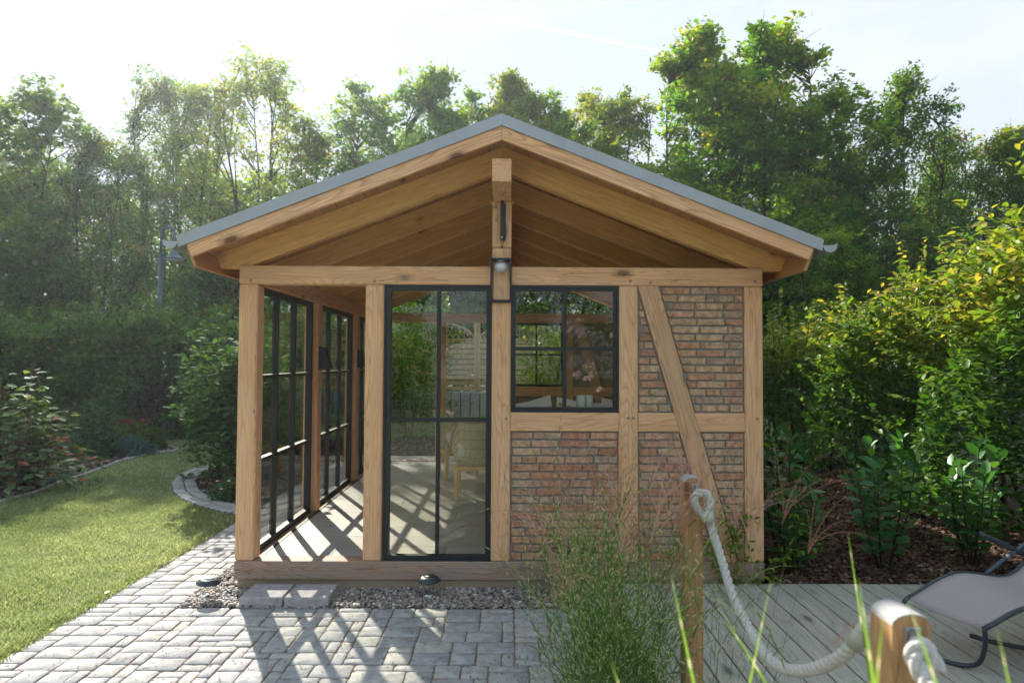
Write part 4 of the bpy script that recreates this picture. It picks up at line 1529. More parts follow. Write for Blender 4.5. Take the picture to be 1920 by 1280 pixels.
for (fx0, fx1, arch, lb) in ((-4.6, -2.75, False, 'wooden slat fence panel at the left, half behind shrubs'), (-2.6, -0.75, True, 'wooden fence panel with arched lattice top seen through the glazed door'),
                             (-0.6, 1.25, True, 'wooden fence panel with arched lattice top behind the window'), (1.4, 3.25, False, 'plain wooden fence panel furthest right behind the pavilion')):
    yF = 10.2
    ft = thing('fence_panel', ((fx0 + fx1) / 2, yF, 1.03), lb, 'fence', 'wooden fence panels on the garden wall')
    for px_ in (fx0 - 0.035, fx1 + 0.035):
        box('fence_post', px_ - .035, px_ + .035, yF - .04, yF + .04, 1.03, 2.75, M['fencewood'], ft, 0.004)
    z = 1.06
    k = 0
    while z < 2.24:
        yo = 0.012 if k % 2 else -0.012
        box('slat', fx0, fx1, yF + yo - .006, yF + yo + .006, z, z + 0.104, M['fencewood'], ft, 0.002)
        z += 0.125
        k += 1
    for q in (0.33, 0.66):
        xm = fx0 + (fx1 - fx0) * q
        box('batten', xm - .02, xm + .02, yF - .045, yF - .02, 1.04, 2.22, M['fencewood'], ft, 0.002)
    zt = 2.27
    box('top_rail', fx0, fx1, yF - .02, yF + .02, zt - 0.02, zt + 0.02, M['fencewood'], ft)
    if arch:
        W_ = (fx1 - fx0) / 2
        xm = (fx0 + fx1) / 2
        for (h0, rr_) in ((0.40, 0.022), (0.05, 0.014)):
            ap = [(xm + W_ * math.cos(math.pi * q / 16), yF, zt + h0 * math.sin(math.pi * q / 16)) for q in range(17)]
            if h0 > 0.1:
                link('arch', tube_mesh('arch', [(ap, rr_)], 4, False), M['fencewood'], ft)
        k = -6
        while k <= 6:
            xa = xm + k * 0.14
            hh_ = 0.40 * math.sqrt(max(0, 1 - ((xa - xm) / W_) ** 2))
            if hh_ > 0.08:
                link('lattice_bar', tube_mesh('lattice_bar', [([(xa, yF - .004, zt), (xa, yF - .004, zt + hh_)], 0.009)], 4, False), M['fencewood'], ft)
                xb = min(max(xa + 0.16, fx0 + .1), fx1 - .1)
                hb = 0.40 * math.sqrt(max(0, 1 - ((xb - xm) / W_) ** 2))
                link('lattice_bar', tube_mesh('lattice_bar', [([(xa, yF + .006, zt), (xb, yF + .006, zt + hb)], 0.008)], 4, False), M['fencewood'], ft)
                xb = min(max(xa - 0.16, fx0 + .1), fx1 - .1)
                hb = 0.40 * math.sqrt(max(0, 1 - ((xb - xm) / W_) ** 2))
                link('lattice_bar', tube_mesh('lattice_bar', [([(xa, yF + .012, zt), (xb, yF + .012, zt + hb)], 0.008)], 4, False), M['fencewood'], ft)
            k += 1
    else:
        box('top_rail', fx0, fx1, yF - .02, yF + .02, 2.6, 2.64, M['fencewood'], ft)
        k = fx0 + .1
        while k < fx1:
            link('lattice_bar', tube_mesh('lattice_bar', [([(k, yF, zt), (min(k + .3, fx1), yF, 2.6)], 0.009)], 4, False), M['fencewood'], ft)
            k += 0.14
# ------------------------------------------------------------------ trees
def profile(kind, t):
    if kind == 'oval':
        return math.sin(math.pi * min(1, max(0, t)) ** 0.75) ** 0.7
    if kind == 'column':
        return (1 - max(0, t - 0.55) ** 2 * 4.2) * min(1, 0.45 + t * 2.2) if t < 1 else 0
    if kind == 'vase':
        return min(1, 0.35 + t * 1.3) * (1 - max(0, t - 0.72) ** 2 * 9)
    return (1 - t) ** 0.6


def tree_variant(seed, kind, rad, z0, nst, ncl, nleaf, lsize, sig, star=False):
    """a tree 10 m tall: (trunk mesh, crown mesh)"""
    r = np.random.default_rng(seed)
    rr = random.Random(seed)
    H = 10.0
    stems = []
    for k in range(nst):
        a = 2 * math.pi * (k + rr.random() * .6) / nst
        lean = (0.0 if nst == 1 else rr.uniform(0.25, 0.62)) * rad
        top = H * rr.uniform(0.84, 0.97)
        pts_ = []
        for q in range(9):
            t = q / 8
            z = top * t
            l_ = lean * min(1, t * 1.15) ** 0.8
            pts_.append(Vector((math.cos(a) * l_ + 0.10 * math.sin(z * 1.1 + seed + k) * (t > 0), math.sin(a) * l_ + 0.10 * math.cos(z * 0.9 + k) * (t > 0), z)))
        rad0 = 0.15 if nst == 1 else 0.10
        stems.append((pts_, [max(0.012, rad0 * (1 - q / 8.3) ** 0.9) for q in range(9)]))

    def stem_at(s, z):
        pts_ = s[0]
        top = pts_[-1].z
        t = max(0, min(0.999, z / top)) * 8
        i = int(t)
        f = t - i
        return pts_[i].lerp(pts_[i + 1], f)
    paths = list(stems)
    cents, sizes = [], []
    tries = 0
    while len(cents) < ncl and tries < ncl * 30:
        tries += 1
        t = rr.random() ** 0.85
        z = H * (z0 + (1 - z0) * t)
        a = rr.random() * 2 * math.pi
        lob = 1 + 0.22 * math.sin(a * 3 + seed + z * 0.9) + 0.16 * math.sin(a * 5 + z * 1.7)
        R = rad * profile(kind, t) * lob
        if R < 0.08:
            R = 0.08
        q = R * rr.random() ** 0.42
        c = Vector((q * math.cos(a), q * math.sin(a), z - 0.1 * q))
        cents.append(c)
        sizes.append(rr.uniform(0.65, 1.25) * sig * (0.75 if t > 0.8 else 1.0))
    # leading shoots breaking the outline
    for s in stems:
        for q in range(3):
            p = s[0][-1] + Vector((rr.uniform(-.3, .3), rr.uniform(-.3, .3), rr.uniform(-.3, 0.35)))
            cents.append(p)
            sizes.append(sig * 0.5)
    P, Tn = [], []
    for c, sg in zip(cents, sizes):
        s = min(stems, key=lambda s_: (stem_at(s_, c.z) - c).length)
        d = (Vector((c.x, c.y, 0)) - Vector((stem_at(s, c.z).x, stem_at(s, c.z).y, 0))).length
        za = max(H * z0 * 0.6, c.z - d * rr.uniform(0.7, 1.3) - 0.25)
        a0 = stem_at(s, za)
        mid = a0.lerp(c, 0.5) + Vector((rr.uniform(-.12, .12), rr.uniform(-.12, .12), -0.06 * d))
        r0 = 0.014 + 0.012 * d
        paths.append(([a0, mid, c], [r0, r0 * 0.7, 0.006]))
        for q in range(3):
            e = c + Vector((rr.gauss(0, sg), rr.gauss(0, sg), rr.gauss(0.1, sg * .7)))
            paths.append(([mid.lerp(c, 0.7), e], [0.008, 0.003]))
        n = int(nleaf / len(cents) * (sg / sig) ** 1.3)
        loc = r.normal(0, 1, (n, 3)) * np.array([sg, sg, sg * 0.62])
        # gather the leaves in sprays
        nsub = 7
        sub = r.normal(0, 0.8, (nsub, 3)) * np.array([sg, sg, sg * 0.7])
        loc = loc * 0.42 + sub[r.integers(0, nsub, n)]
        P.append(loc + np.array(c))
        base = rr.gauss(0.42, 0.15) + 0.55 * (c.z / H - 0.55) + 0.10 * max(0, -c.x / rad)  # sunlight put into the tint: yellower towards the top and one side
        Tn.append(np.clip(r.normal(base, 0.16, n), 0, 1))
    P = np.concatenate(P)
    Tn = np.concatenate(Tn)
    Tn[r.random(len(Tn)) < 0.012] = 1.0
    tv, tf = (STAR_V, STAR_T) if star else (KITE_V, KITE_F)
    tv = np.array(tv) - np.array([0.5, 0, 0])
    crown = scatter('crown', tv, tf, P, rotmats(len(P), 0.75, r), lsize * r.uniform(0.7, 1.25, len(P)), Tn)
    trunk = tube_mesh('trunk', paths, 5)
    trunk.materials.append(M['bark'])
    return trunk, crown


VAR = {
    'maple': tree_variant(1, 'oval', 2.3, 0.10, 4, 130, 36000, 0.125, 0.42, True),
    'maple2': tree_variant(2, 'vase', 2.0, 0.12, 3, 120, 33000, 0.125, 0.42, True),
    'column': tree_variant(3, 'column', 1.35, 0.10, 2, 95, 22000, 0.125, 0.38),
    'column2': tree_variant(4, 'column', 1.25, 0.12, 3, 80, 18000, 0.125, 0.34),
    'birch': tree_variant(5, 'oval', 1.6, 0.14, 3, 110, 19000, 0.12, 0.42),
    'open': tree_variant(6, 'vase', 2.0, 0.12, 4, 105, 17000, 0.125, 0.40),
    'broad': tree_variant(7, 'oval', 2.6, 0.06, 3, 140, 30000, 0.125, 0.45),
}
CR = {}


def tree(var, px, topy, halfw, y, leaf, label, group='trees of the woodland edge behind the garden', yaw=None, zbase=-0.05):
    p = at_y(px, topy, y)
    H = p.z - zbase
    rad0 = {'maple': 2.3, 'maple2': 2.0, 'column': 1.35, 'column2': 1.25, 'birch': 1.6, 'open': 2.0, 'broad': 2.6}[var]
    want = 1.22 * halfw / F * (y + 5.0)
    sz = H / 10.55
    sx = max(0.55 * sz, min(1.7 * sz, want / (rad0 * 1.1)))
    t = thing({'birch': 'birch_tree'}.get(var, 'deciduous_tree'), (p.x, y, zbase), label, 'tree', group)
    yaw = random.uniform(0, 6.28) if yaw is None else yaw
    Mx = Matrix.Translation((p.x, y, zbase)) @ Matrix.Rotation(yaw, 4, 'Z') @ Matrix.Diagonal((sx, sx, sz, 1))
    tr, cr_ = VAR[var]
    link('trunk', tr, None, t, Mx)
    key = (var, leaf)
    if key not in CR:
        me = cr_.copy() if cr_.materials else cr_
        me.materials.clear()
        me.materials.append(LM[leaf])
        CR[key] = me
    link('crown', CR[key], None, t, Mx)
    return t


TREES = [
    ('broad', -90, 215, 120, 16.0, 'grey', 'broad grey green tree cut off by the left edge of the photo'),
    ('maple2', 62, 148, 105, 15.5, 'grey', 'tall tree with a pointed top nearest the left edge'),
    ('broad', 175, 222, 95, 15.0, 'deep', 'dark rounded tree second from the left edge'),
    ('birch', 245, 262, 60, 19.0, 'grey', 'low thin tree left of the street lamp'),
    ('birch', 300, 118, 70, 25.0, 'grey', 'hazy thin birch above the street lamp'),
    ('birch', 372, 138, 75, 24.0, 'pale', 'second hazy birch just right of the street lamp'),
    ('open', 490, 95, 105, 24.0, 'pale', 'tall open tree with bare branches showing, left of the roof'),
    ('column2', 590, 205, 62, 23.0, 'pale', 'short yellowish tree above the left roof slope'),
    ('column', 688, 130, 74, 22.0, 'maple', 'dense narrow green tree just left of the gap beside the ridge'),
    ('maple', 815, 108, 95, 22.0, 'maple', 'rounded maple left of the roof ridge'),
    ('column', 900, 146, 62, 24.0, 'maple', 'narrow treetop just left of the ridge point'),
    ('maple', 962, 118, 92, 23.0, 'pale', 'yellow topped maple right behind the ridge point'),
    ('maple2', 1035, 165, 80, 23.0, 'maple', 'lower green treetop right of the ridge point'),
    ('column', 1112, 140, 66, 25.0, 'pale', 'pale feathery tree between ridge and big maple'),
    ('column2', 1172, 142, 64, 23.0, 'pale', 'pale yellow green tree touching the big maple'),
    ('maple', 1310, 34, 135, 18.0, 'maple', 'left crown of the tall sunlit maple above the right roof slope'),
    ('maple', 1448, 30, 140, 18.6, 'maple', 'right crown of the tall sunlit maple above the right roof slope'),
    ('maple2', 1555, 150, 100, 17.2, 'maple', 'lower maple filling in above the right gutter'),
    ('broad', 1695, 108, 125, 17.0, 'deep', 'dark fine leaved tree right of the tall maple'),
    ('broad', 1775, 222, 90, 18.0, 'deep', 'dark tree stepping down right of the fine leaved tree'),
    ('broad', 1890, 225, 105, 14.0, 'deep', 'dark bushy tree at the right edge above the yellow hedge'),
    ('maple', 2040, 190, 120, 14.0, 'maple', 'tree cut off by the right edge of the photo'),
    ('broad', 60, 420, 110, 14.5, 'hedge', 'low bushy tree rising out of the left hedge'),
    ('column', 420, 410, 80, 15.0, 'hedge', 'low dense tree behind the street lamp, touching the left gutter'),
    ('broad', 1560, 420, 110, 12.5, 'maple', 'low green tree between pavilion and yellow hedge'),
    ('broad', 1720, 400, 110, 12.0, 'deep', 'low dark tree behind the yellow hedge'),
]
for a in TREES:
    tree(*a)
# second row closing the wood behind
WHERE = ['beyond the left edge of the photo, outermost', 'beyond the left edge, inner one', 'behind the tall pointed tree at the left edge', 'behind the second tree from the left',
         'between the left trees and the street lamp', 'behind the street lamp', 'right of the street lamp', 'behind the open tree with bare branches', 'behind the short yellowish tree',
         'behind the gap left of the ridge', 'behind the rounded maple left of the ridge', 'behind the ridge point', 'right of the ridge point', 'behind the pale feathery trees',
         'behind the left crown of the tall maple', 'behind the right crown of the tall maple', 'between the tall maple and the fine leaved tree', 'behind the fine leaved dark tree',
         'behind the yellow hedge', 'beyond the right edge of the photo']
SECOND = ['shaded tree of the second row, ' + w for w in WHERE]
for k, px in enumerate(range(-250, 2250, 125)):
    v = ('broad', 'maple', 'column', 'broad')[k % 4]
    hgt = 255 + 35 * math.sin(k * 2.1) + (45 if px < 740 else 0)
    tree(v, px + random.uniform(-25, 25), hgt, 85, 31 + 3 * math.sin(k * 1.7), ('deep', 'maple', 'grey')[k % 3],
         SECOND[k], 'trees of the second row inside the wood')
# trees standing behind the photographer, mirrored in the glass
for k, (x, y, s) in enumerate(((-9, -17, .75), (-4, -19, .85), (1.5, -18, .8), (6, -17, .9), (11, -16, .8), (-14, -14, .7))):
    v = ('broad', 'maple')[k % 2]
    t = thing('deciduous_tree', (x, y, -0.05), 'garden tree mirrored in the panes, ' + ('furthest left', 'second from the left', 'just left of the middle', 'just right of the middle', 'second from the right', 'smallest, apart on the far left')[k], 'tree', 'trees behind the photographer')
    Mx = Matrix.Translation((x, y, -0.05)) @ Matrix.Rotation(k * 1.3, 4, 'Z') @ Matrix.Diagonal((s, s, s * .8, 1))
    link('trunk', VAR[v][0], None, t, Mx)
    link('crown', CR[(v, 'maple')] if (v, 'maple') in CR else CR[(v, 'deep')], None, t, Mx)


# ------------------------------------------------------------------ hedges
def hedge_left():
    r = np.random.default_rng(31)
    t = thing('hedge', (-9, 9.9, 0), 'long dark clipped hedge with loose shoots on top behind the lawn', 'hedge')
    n = 42000
    x = r.uniform(-15, -2.9, n)
    z = r.uniform(0.03, 2.3, n) ** 1.0
    front = 9.30 + 0.14 * np.sin(x * 1.9 + z * 2.4) + 0.10 * np.sin(x * 4.3 - z * 3.1) + 0.06 * np.sin(z * 12 + x)
    yy = front + np.abs(r.normal(0, 0.13, n))
    P1 = np.c_[x, yy, z]
    T1 = np.clip(r.normal(0.38, 0.22, n) + 0.2 * (z > 1.8), 0, 1)
    n2 = 20000
    x = r.uniform(-15, -2.9, n2)
    top = 2.35 + 0.18 * np.sin(x * 1.3) + 0.14 * np.sin(x * 3.7)
    P2 = np.c_[x, r.uniform(9.3, 11.2, n2), top + r.normal(-0.05, 0.16, n2)]
    T2 = np.clip(r.normal(0.5, 0.18, n2), 0, 1)
    # loose shoots
    P3, T3, st = [], [], []
    for k in range(170):
        bx, by = r.uniform(-14.5, -3), r.uniform(9.3, 11.0)
        bz = 2.3 + 0.18 * math.sin(bx * 1.3)
        h = r.uniform(0.25, 0.85)
        lx, ly = r.normal(0, .16), r.normal(-.05, .12)
        st.append(([(bx, by, bz - .3), (bx + lx * .5, by + ly * .5, bz + h * .55), (bx + lx, by + ly, bz + h)], [0.008, 0.005, 0.002]))
        m = int(h * 60)
        tt = r.uniform(0, 1, m)
        P3.append(np.c_[bx + lx * tt + r.normal(0, .05, m), by + ly * tt + r.normal(0, .05, m), bz + h * tt])
        T3.append(np.clip(r.normal(0.6, 0.15, m), 0, 1))
    P3 = np.concatenate(P3)
    P = np.concatenate([P1, P2, P3])
    Tn = np.concatenate([T1, T2, np.concatenate(T3)])
    me = scatter('foliage', np.array(KITE_V) * [1, 1.35, 1] - [0.5, 0, 0], KITE_F, P, rotmats(len(P), 0.7, r), 0.10 * r.uniform(.7, 1.3, len(P)), Tn)
    link('foliage', me, LM['hedge'], t)
    for k in range(30):
        bx = -14.8 + k * 0.4 + r.uniform(-.08, .08)
        st.append(([(bx, 9.85, -0.05), (bx + r.normal(0, .08), 9.8, 1.2), (bx + r.normal(0, .12), 9.8, 2.3)], [0.03, 0.022, 0.01]))
    link('stems', tube_mesh('stems', st, 4), M['bark'], t)
    # shaded thicket behind the hedge as one dark mass of leaves
    n = 30000
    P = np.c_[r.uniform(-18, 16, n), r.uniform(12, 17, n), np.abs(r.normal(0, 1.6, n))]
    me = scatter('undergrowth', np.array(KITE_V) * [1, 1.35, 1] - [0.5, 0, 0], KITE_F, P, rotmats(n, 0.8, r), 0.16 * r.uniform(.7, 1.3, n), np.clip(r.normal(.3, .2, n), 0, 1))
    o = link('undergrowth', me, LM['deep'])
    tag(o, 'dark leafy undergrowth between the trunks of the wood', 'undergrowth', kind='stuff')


hedge_left()

LEAFM = {}


def leaf_obj(matkey, parent, pos, rot, s, r, width=1.0, wkey='a', tint=None):
    tb_ = round((r.random() if tint is None else tint) * 7)
    key = (matkey, wkey, tb_)
    if key not in LEAFM:
        me = leaf_part_mesh('leaf', width, tb_ / 7)
        me.materials.append(LM[matkey])
        LEAFM[key] = me
    Mx = Matrix.Translation(pos) @ rot @ Matrix.Scale(s, 4)
    return link('leaf', LEAFM[key], None, parent, Mx)


def leaf_rot(d, up_t=0.5, r=random):
    """matrix whose X runs along d, Z as near up as it goes with some roll"""
    x = Vector(d).normalized()
    z = Vector((r.gauss(0, up_t), r.gauss(0, up_t), 1.0))
    y = z.cross(x)
    y = y.normalized() if y.length > 1e-4 else x.orthogonal().normalized()
    z = x.cross(y)
    return Matrix((x, y, z)).transposed().to_4x4()


def hedge_right():
    r = np.random.default_rng(77)
    rr = random.Random(77)
    t = thing('hedge', (5.2, 3, 0), 'overgrown hornbeam hedge on the right, sunlit yellow coloured into its upper leaves and long shoots', 'hedge')

    def topz(y):
        return np.interp(y, [-0.5, 1.0, 2.2, 3.5, 5, 7, 10], [3.15, 2.95, 2.6, 2.4, 2.2, 2.05, 1.95])

    def face(y, z):
        return np.interp(y, [-1, 1, 3, 6, 10], [4.42, 4.55, 4.75, 5.0, 5.0]) + 0.20 * np.sin(y * 2.1 + z * 1.7) + 0.12 * np.sin(y * 5.1 - z * 4.2)
    n = 24500
    y = r.uniform(-3.6, 9.8, n)
    y = np.where(r.random(n) < 0.35, r.uniform(-0.9, 4.0, n), y)
    tz = topz(y)
    z = r.uniform(0.05, 1, n) * tz
    x = face(y, z) + np.abs(r.normal(0, 0.2, n)) + 0.35 * np.clip(z / tz - 0.75, 0, 1)
    P1 = np.c_[x, y, z]
    T1 = np.clip(r.normal(0.10, 0.12, n) + 0.66 * np.clip((z - 1.1) / 1.2, 0, 1) * (0.7 + 0.45 * np.sin(y * 1.3 + z * 2.0 + 1)), 0, 1)  # sun on the upper hedge is put into the tint, yellower with height
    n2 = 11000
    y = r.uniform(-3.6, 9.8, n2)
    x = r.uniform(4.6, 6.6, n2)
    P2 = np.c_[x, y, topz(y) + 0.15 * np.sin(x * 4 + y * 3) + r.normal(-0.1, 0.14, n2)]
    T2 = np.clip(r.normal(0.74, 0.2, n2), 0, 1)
    P3, T3, st = [], [], []
    shoots = []
    for k in range(155):
        by = rr.uniform(-3.5, 8.5)
        bx = rr.uniform(4.45, 6.3)
        shoots.append((bx, by, float(topz(by)) - 0.25, rr.uniform(0.35, 0.95) * (1.0 if k % 9 else 1.5)))
    for (bx, by, bz, h) in shoots:
        lx, ly = rr.gauss(-.05, .16), rr.gauss(0, .16)
        st.append(([(bx, by, bz), (bx + lx * .4, by + ly * .4, bz + h * .5), (bx + lx, by + ly, bz + h)], [0.007, 0.005, 0.002]))
        m = int(h * 26)
        tt = np.linspace(0.15, 1, m)
        sd = np.where(np.arange(m) % 2, 1, -1) * 0.03
        ca = rr.uniform(0, 6.28)
        P3.append(np.c_[bx + lx * tt + sd * math.cos(ca), by + ly * tt + sd * math.sin(ca), bz + h * tt])
        T3.append(np.clip(r.normal(0.68, 0.18, m), 0, 1))
    # side sprays poking out of the face
    for k in range(230):
        by = rr.uniform(-0.8, 7)
        bz = rr.uniform(0.7, 1.0) * float(topz(by)) if k % 3 else rr.uniform(0.3, 1.0) * float(topz(by))
        bx = float(face(by, bz)) + 0.1
        L = rr.uniform(0.25, 0.6)
        dv = Vector((-1, rr.gauss(0, .5), rr.uniform(0.2, 1.1))).normalized() * L
        st.append(([(bx, by, bz), (bx + dv.x * .5, by + dv.y * .5, bz + dv.z * .55), (bx + dv.x, by + dv.y, bz + dv.z * .9)], [0.005, 0.004, 0.002]))
        m = int(L * 32)
        tt = np.linspace(0.1, 1, m)
        P3.append(np.c_[bx + dv.x * tt, by + dv.y * tt + np.where(np.arange(m) % 2, .03, -.03), bz + dv.z * tt])
        T3.append(np.clip(r.normal(0.30 + 0.35 * min(1, max(0, (bz - 1.2))), 0.18, m), 0, 1))
    P = np.concatenate([P1, P2, np.concatenate(P3)])
    Tn = np.concatenate([T1, T2, np.concatenate(T3)])
    S = 0.098 * r.uniform(.65, 1.3, len(P))
    R = rotmats(len(P), 0.65, r)
    # the 300 leaves that show largest are leaves of their own
    d = np.linalg.norm(P - np.array(CAM), axis=1)
    depth = P[:, 1] - CAM.y
    pxs = 960 + (P[:, 0] - CAM.x) / depth * F - 8
    pys = 676 - (P[:, 2] - CAM.z) / depth * F
    vis = (pxs > 1440) & (pxs < 1915) & (pys > 380) & (pys < 1050) & (P[:, 0] < 5.0 + 1.2 * (P[:, 2] > 2.2))
    exposed = S / d * F * (1 + 0.6 * (np.arange(len(P)) >= n + n2))
    exposed[~vis] = 0
    big = np.argsort(-exposed)[:300]
    mask = np.ones(len(P), bool)
    mask[big] = False
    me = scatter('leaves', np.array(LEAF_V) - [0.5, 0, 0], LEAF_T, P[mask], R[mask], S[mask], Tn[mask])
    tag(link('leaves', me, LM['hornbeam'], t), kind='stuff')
    for i in big:
        Rm = Matrix([list(map(float, row)) for row in R[i]]).to_4x4()
        leaf_obj('hornbeam', t, Vector(P[i].tolist()), Rm @ Matrix.Translation((-0.5 * S[i], 0, 0)), float(S[i]), rr, 1.0, 'a', float(Tn[i]))
    for k in range(33):
        by = -3.5 + k * 0.4
        st.append(([(5.25, by, 0.0), (5.2 + rr.gauss(0, .1), by + rr.gauss(0, .08), 1.2), (5.2, by + rr.gauss(0, .12), float(topz(by)) - .1)], [0.03, 0.02, 0.01]))
    link('branches', tube_mesh('branches', st, 4), M['bark'], t)


hedge_right()


# ------------------------------------------------------------------ shrubs
def laurel(x, y, h, nst, label, seed, zb=0.03):
    r = random.Random(seed)
    t = thing('laurel_shrub', (x, y, zb), label, 'shrub', 'young cherry laurels in the bark mulch')
    st = []
    for k in range(nst):
        a = 2 * math.pi * k / nst + r.uniform(-.4, .4)
        hh_ = h * r.uniform(0.6, 1.0)
        sp = h * r.uniform(0.1, 0.30)
        p0 = Vector((x + .04 * math.cos(a), y + .04 * math.sin(a), zb))
        p2 = Vector((x + sp * math.cos(a), y + sp * math.sin(a), zb + hh_))
        p1 = p0.lerp(p2, 0.5) + Vector((math.cos(a), math.sin(a), 0)) * 0.04
        st.append(([p0, p1, p2], [0.009, 0.007, 0.004]))
        m = int(hh_ * 34)
        for q in range(m):
            tq = 0.16 + 0.84 * q / m
            p = (p0.lerp(p1, tq * 2) if tq < .5 else p1.lerp(p2, tq * 2 - 1))
            an = q * 2.4 + k
            el = r.uniform(0.0, 0.6) + (0.55 if tq > 0.85 else 0)
            d = (math.cos(an) * math.cos(el), math.sin(an) * math.cos(el), math.sin(el))
            leaf_obj('laurel', t, p, leaf_rot(d, 0.35, r), r.uniform(0.10, 0.165), r, 0.95, 'l', 0.95 if r.random() < .03 else r.uniform(0.1, 0.75))
    link('stems', tube_mesh('stems', st, 5), M['bark'], t)


laurel(3.22, 0.42, 1.0, 6, 'young laurel with a yellow leaf near its foot, middle of the bed', 1)
laurel(4.02, 0.50, 1.08, 7, 'widest young laurel, beside the lounger', 2)
laurel(2.55, 0.85, 1.15, 6, 'young laurel next to the corner post of the pavilion', 3)
laurel(2.42, 0.28, 0.85, 5, 'smallest laurel, at the deck edge right of the corner post', 6)
laurel(3.0, 2.0, 1.0, 5, 'further laurel at the back of the bed near the hedge', 4)
laurel(3.75, 1.45, 1.1, 5, 'laurel standing behind the two front ones under the hedge', 5)


def dogwood():
    r = random.Random(8)
    base = at_z(45, 920, 0)
    t = thing('dogwood_shrub', (base.x, base.y, 0), 'tall dogwood shrub with red stems and a few orange leaves at the left edge', 'shrub')
    st, L = [], []
    bx, by = base.x - 0.25, base.y + 0.15
    for k in range(34):
        a = r.uniform(0, 6.28)
        rad_ = r.uniform(0.05, 0.75)
        h = r.uniform(0.9, 1.35) * (1.15 - 0.5 * rad_)
        if k < 4:
            h, rad_ = (1.55, 1.7, 1.5, 1.35)[k], 0.25
            a = (0.3, 1.5, 3.0, -0.4)[k]
        p0 = Vector((bx + .15 * math.cos(a), by + .15 * math.sin(a), 0))
        p2 = Vector((bx + rad_ * math.cos(a), by + rad_ * math.sin(a), h))
        p1 = p0.lerp(p2, 0.5) + Vector((math.cos(a), math.sin(a), 0)) * 0.05
        st.append(([p0, p1, p2], [0.007, 0.005, 0.003]))
        m = int(h * 12)
        for q in range(m):
            tq = 0.12 + 0.88 * q / m
            p = (p0.lerp(p1, tq * 2) if tq < .5 else p1.lerp(p2, tq * 2 - 1))
            an = (q % 2) * 1.57 + k + r.gauss(0, .3)
            for s in (0, math.pi):
                e = r.uniform(-0.35, 0.15)
                off = r.uniform(0.03, 0.16)
                d = Vector((math.cos(an + s) * math.cos(e), math.sin(an + s) * math.cos(e), math.sin(e)))
                low = p.z < 0.5
                tint = r.uniform(0.1, 0.85)
                if r.random() < (0.16 if low else 0.02):
                    tint = r.choice((0.93, 1.0))
                L.append((p + d * off, d, r.uniform(0.11, 0.175), tint))
    # low skirt
    for k in range(420):
        a = r.uniform(0, 6.28)
        q = r.uniform(0.3, 1.0)
        p = Vector((bx + q * math.cos(a) * 1.05, by + q * math.sin(a) * 0.9, r.uniform(0.05, 0.9 * (1.15 - q * .7))))
        d = Vector((math.cos(a + r.gauss(0, .7)), math.sin(a + r.gauss(0, .7)), r.uniform(-.5, .1)))
        L.append((p, d, r.uniform(0.10, 0.16), 0.93 + 0.07 * r.random() if r.random() < .10 else r.uniform(0, .75)))
    L.sort(key=lambda e: (e[0] - CAM).length - e[2] * 3 - (0.8 if e[0].z > 0.9 else 0))
    for (p, d, s, tn) in L[:300]:
        leaf_obj('dogwood', t, p, leaf_rot(d, 0.3, r), s, r, 1.25, 'w', tn)
    rest = L[300:]
    P = np.array([list(e[0]) for e in rest])
    R = np.array([[list(row)[:3] for row in leaf_rot(e[1], 0.3, r).to_3x3()] for e in rest])
    me = scatter('leaves', np.array(LEAF_V) * [1, 1.25, 1], LEAF_T, P, R, np.array([e[2] for e in rest]), np.array([e[3] for e in rest]))
    tag(link('leaves', me, LM['dogwood'], t), kind='stuff')
    link('stems', tube_mesh('stems', st, 5), M['redstem'], t)


dogwood()


def bush(name, c, rx, ry, h, n, size, mat, label, seed, shape=KITE_V, faces=KITE_F, width=1.0, tilt=0.8, tmean=0.45, z0=0.0, shell=0.5, cat='shrub', stems=7, bumpy=0.2, part='foliage'):
    r = np.random.default_rng(seed)
    t = thing(name, (c[0], c[1], z0), label, cat)
    u = r.normal(0, 1, (n, 3))
    u /= np.linalg.norm(u, axis=1)[:, None]
    u[:, 2] = np.abs(u[:, 2]) * 1.0 if z0 == 0 and h < 1.0 else u[:, 2]
    an = np.arctan2(u[:, 1], u[:, 0])
    lob = 1 + bumpy * np.sin(an * 3 + seed + u[:, 2] * 3) + bumpy * .7 * np.sin(an * 5 - u[:, 2] * 5)
    q = r.uniform(0, 1, n) ** (1 / (2 + 6 * shell)) * lob
    if h < 1.0:
        P = np.c_[c[0] + u[:, 0] * q * rx, c[1] + u[:, 1] * q * ry, 0.02 + u[:, 2] * q * h]
    else:
        P = np.c_[c[0] + u[:, 0] * q * rx, c[1] + u[:, 1] * q * ry, h * 0.52 + u[:, 2] * q * h * 0.5]
    P[:, 2] = np.maximum(P[:, 2], 0.03)
    Tn = np.clip(r.normal(tmean, 0.2, n), 0, 1)
    me = scatter(part, np.array(shape) * [1, width, 1], faces, P, rotmats(n, tilt, r), size * r.uniform(.7, 1.25, n), Tn)
    link(part, me, LM[mat], t)
    rr = random.Random(seed)
    st = []
    for k in range(stems):
        a = 6.28 * k / stems + rr.random()
        st.append(([(c[0] + .03 * math.cos(a), c[1] + .03 * math.sin(a), -0.02), (c[0] + rx * .3 * math.cos(a), c[1] + ry * .3 * math.sin(a), h * .45), (c[0] + rx * .6 * math.cos(a), c[1] + ry * .6 * math.sin(a), h * .85)], [0.012, 0.009, 0.004]))
    link('stems', tube_mesh('stems', st, 4), M['twig'], t)
    return t


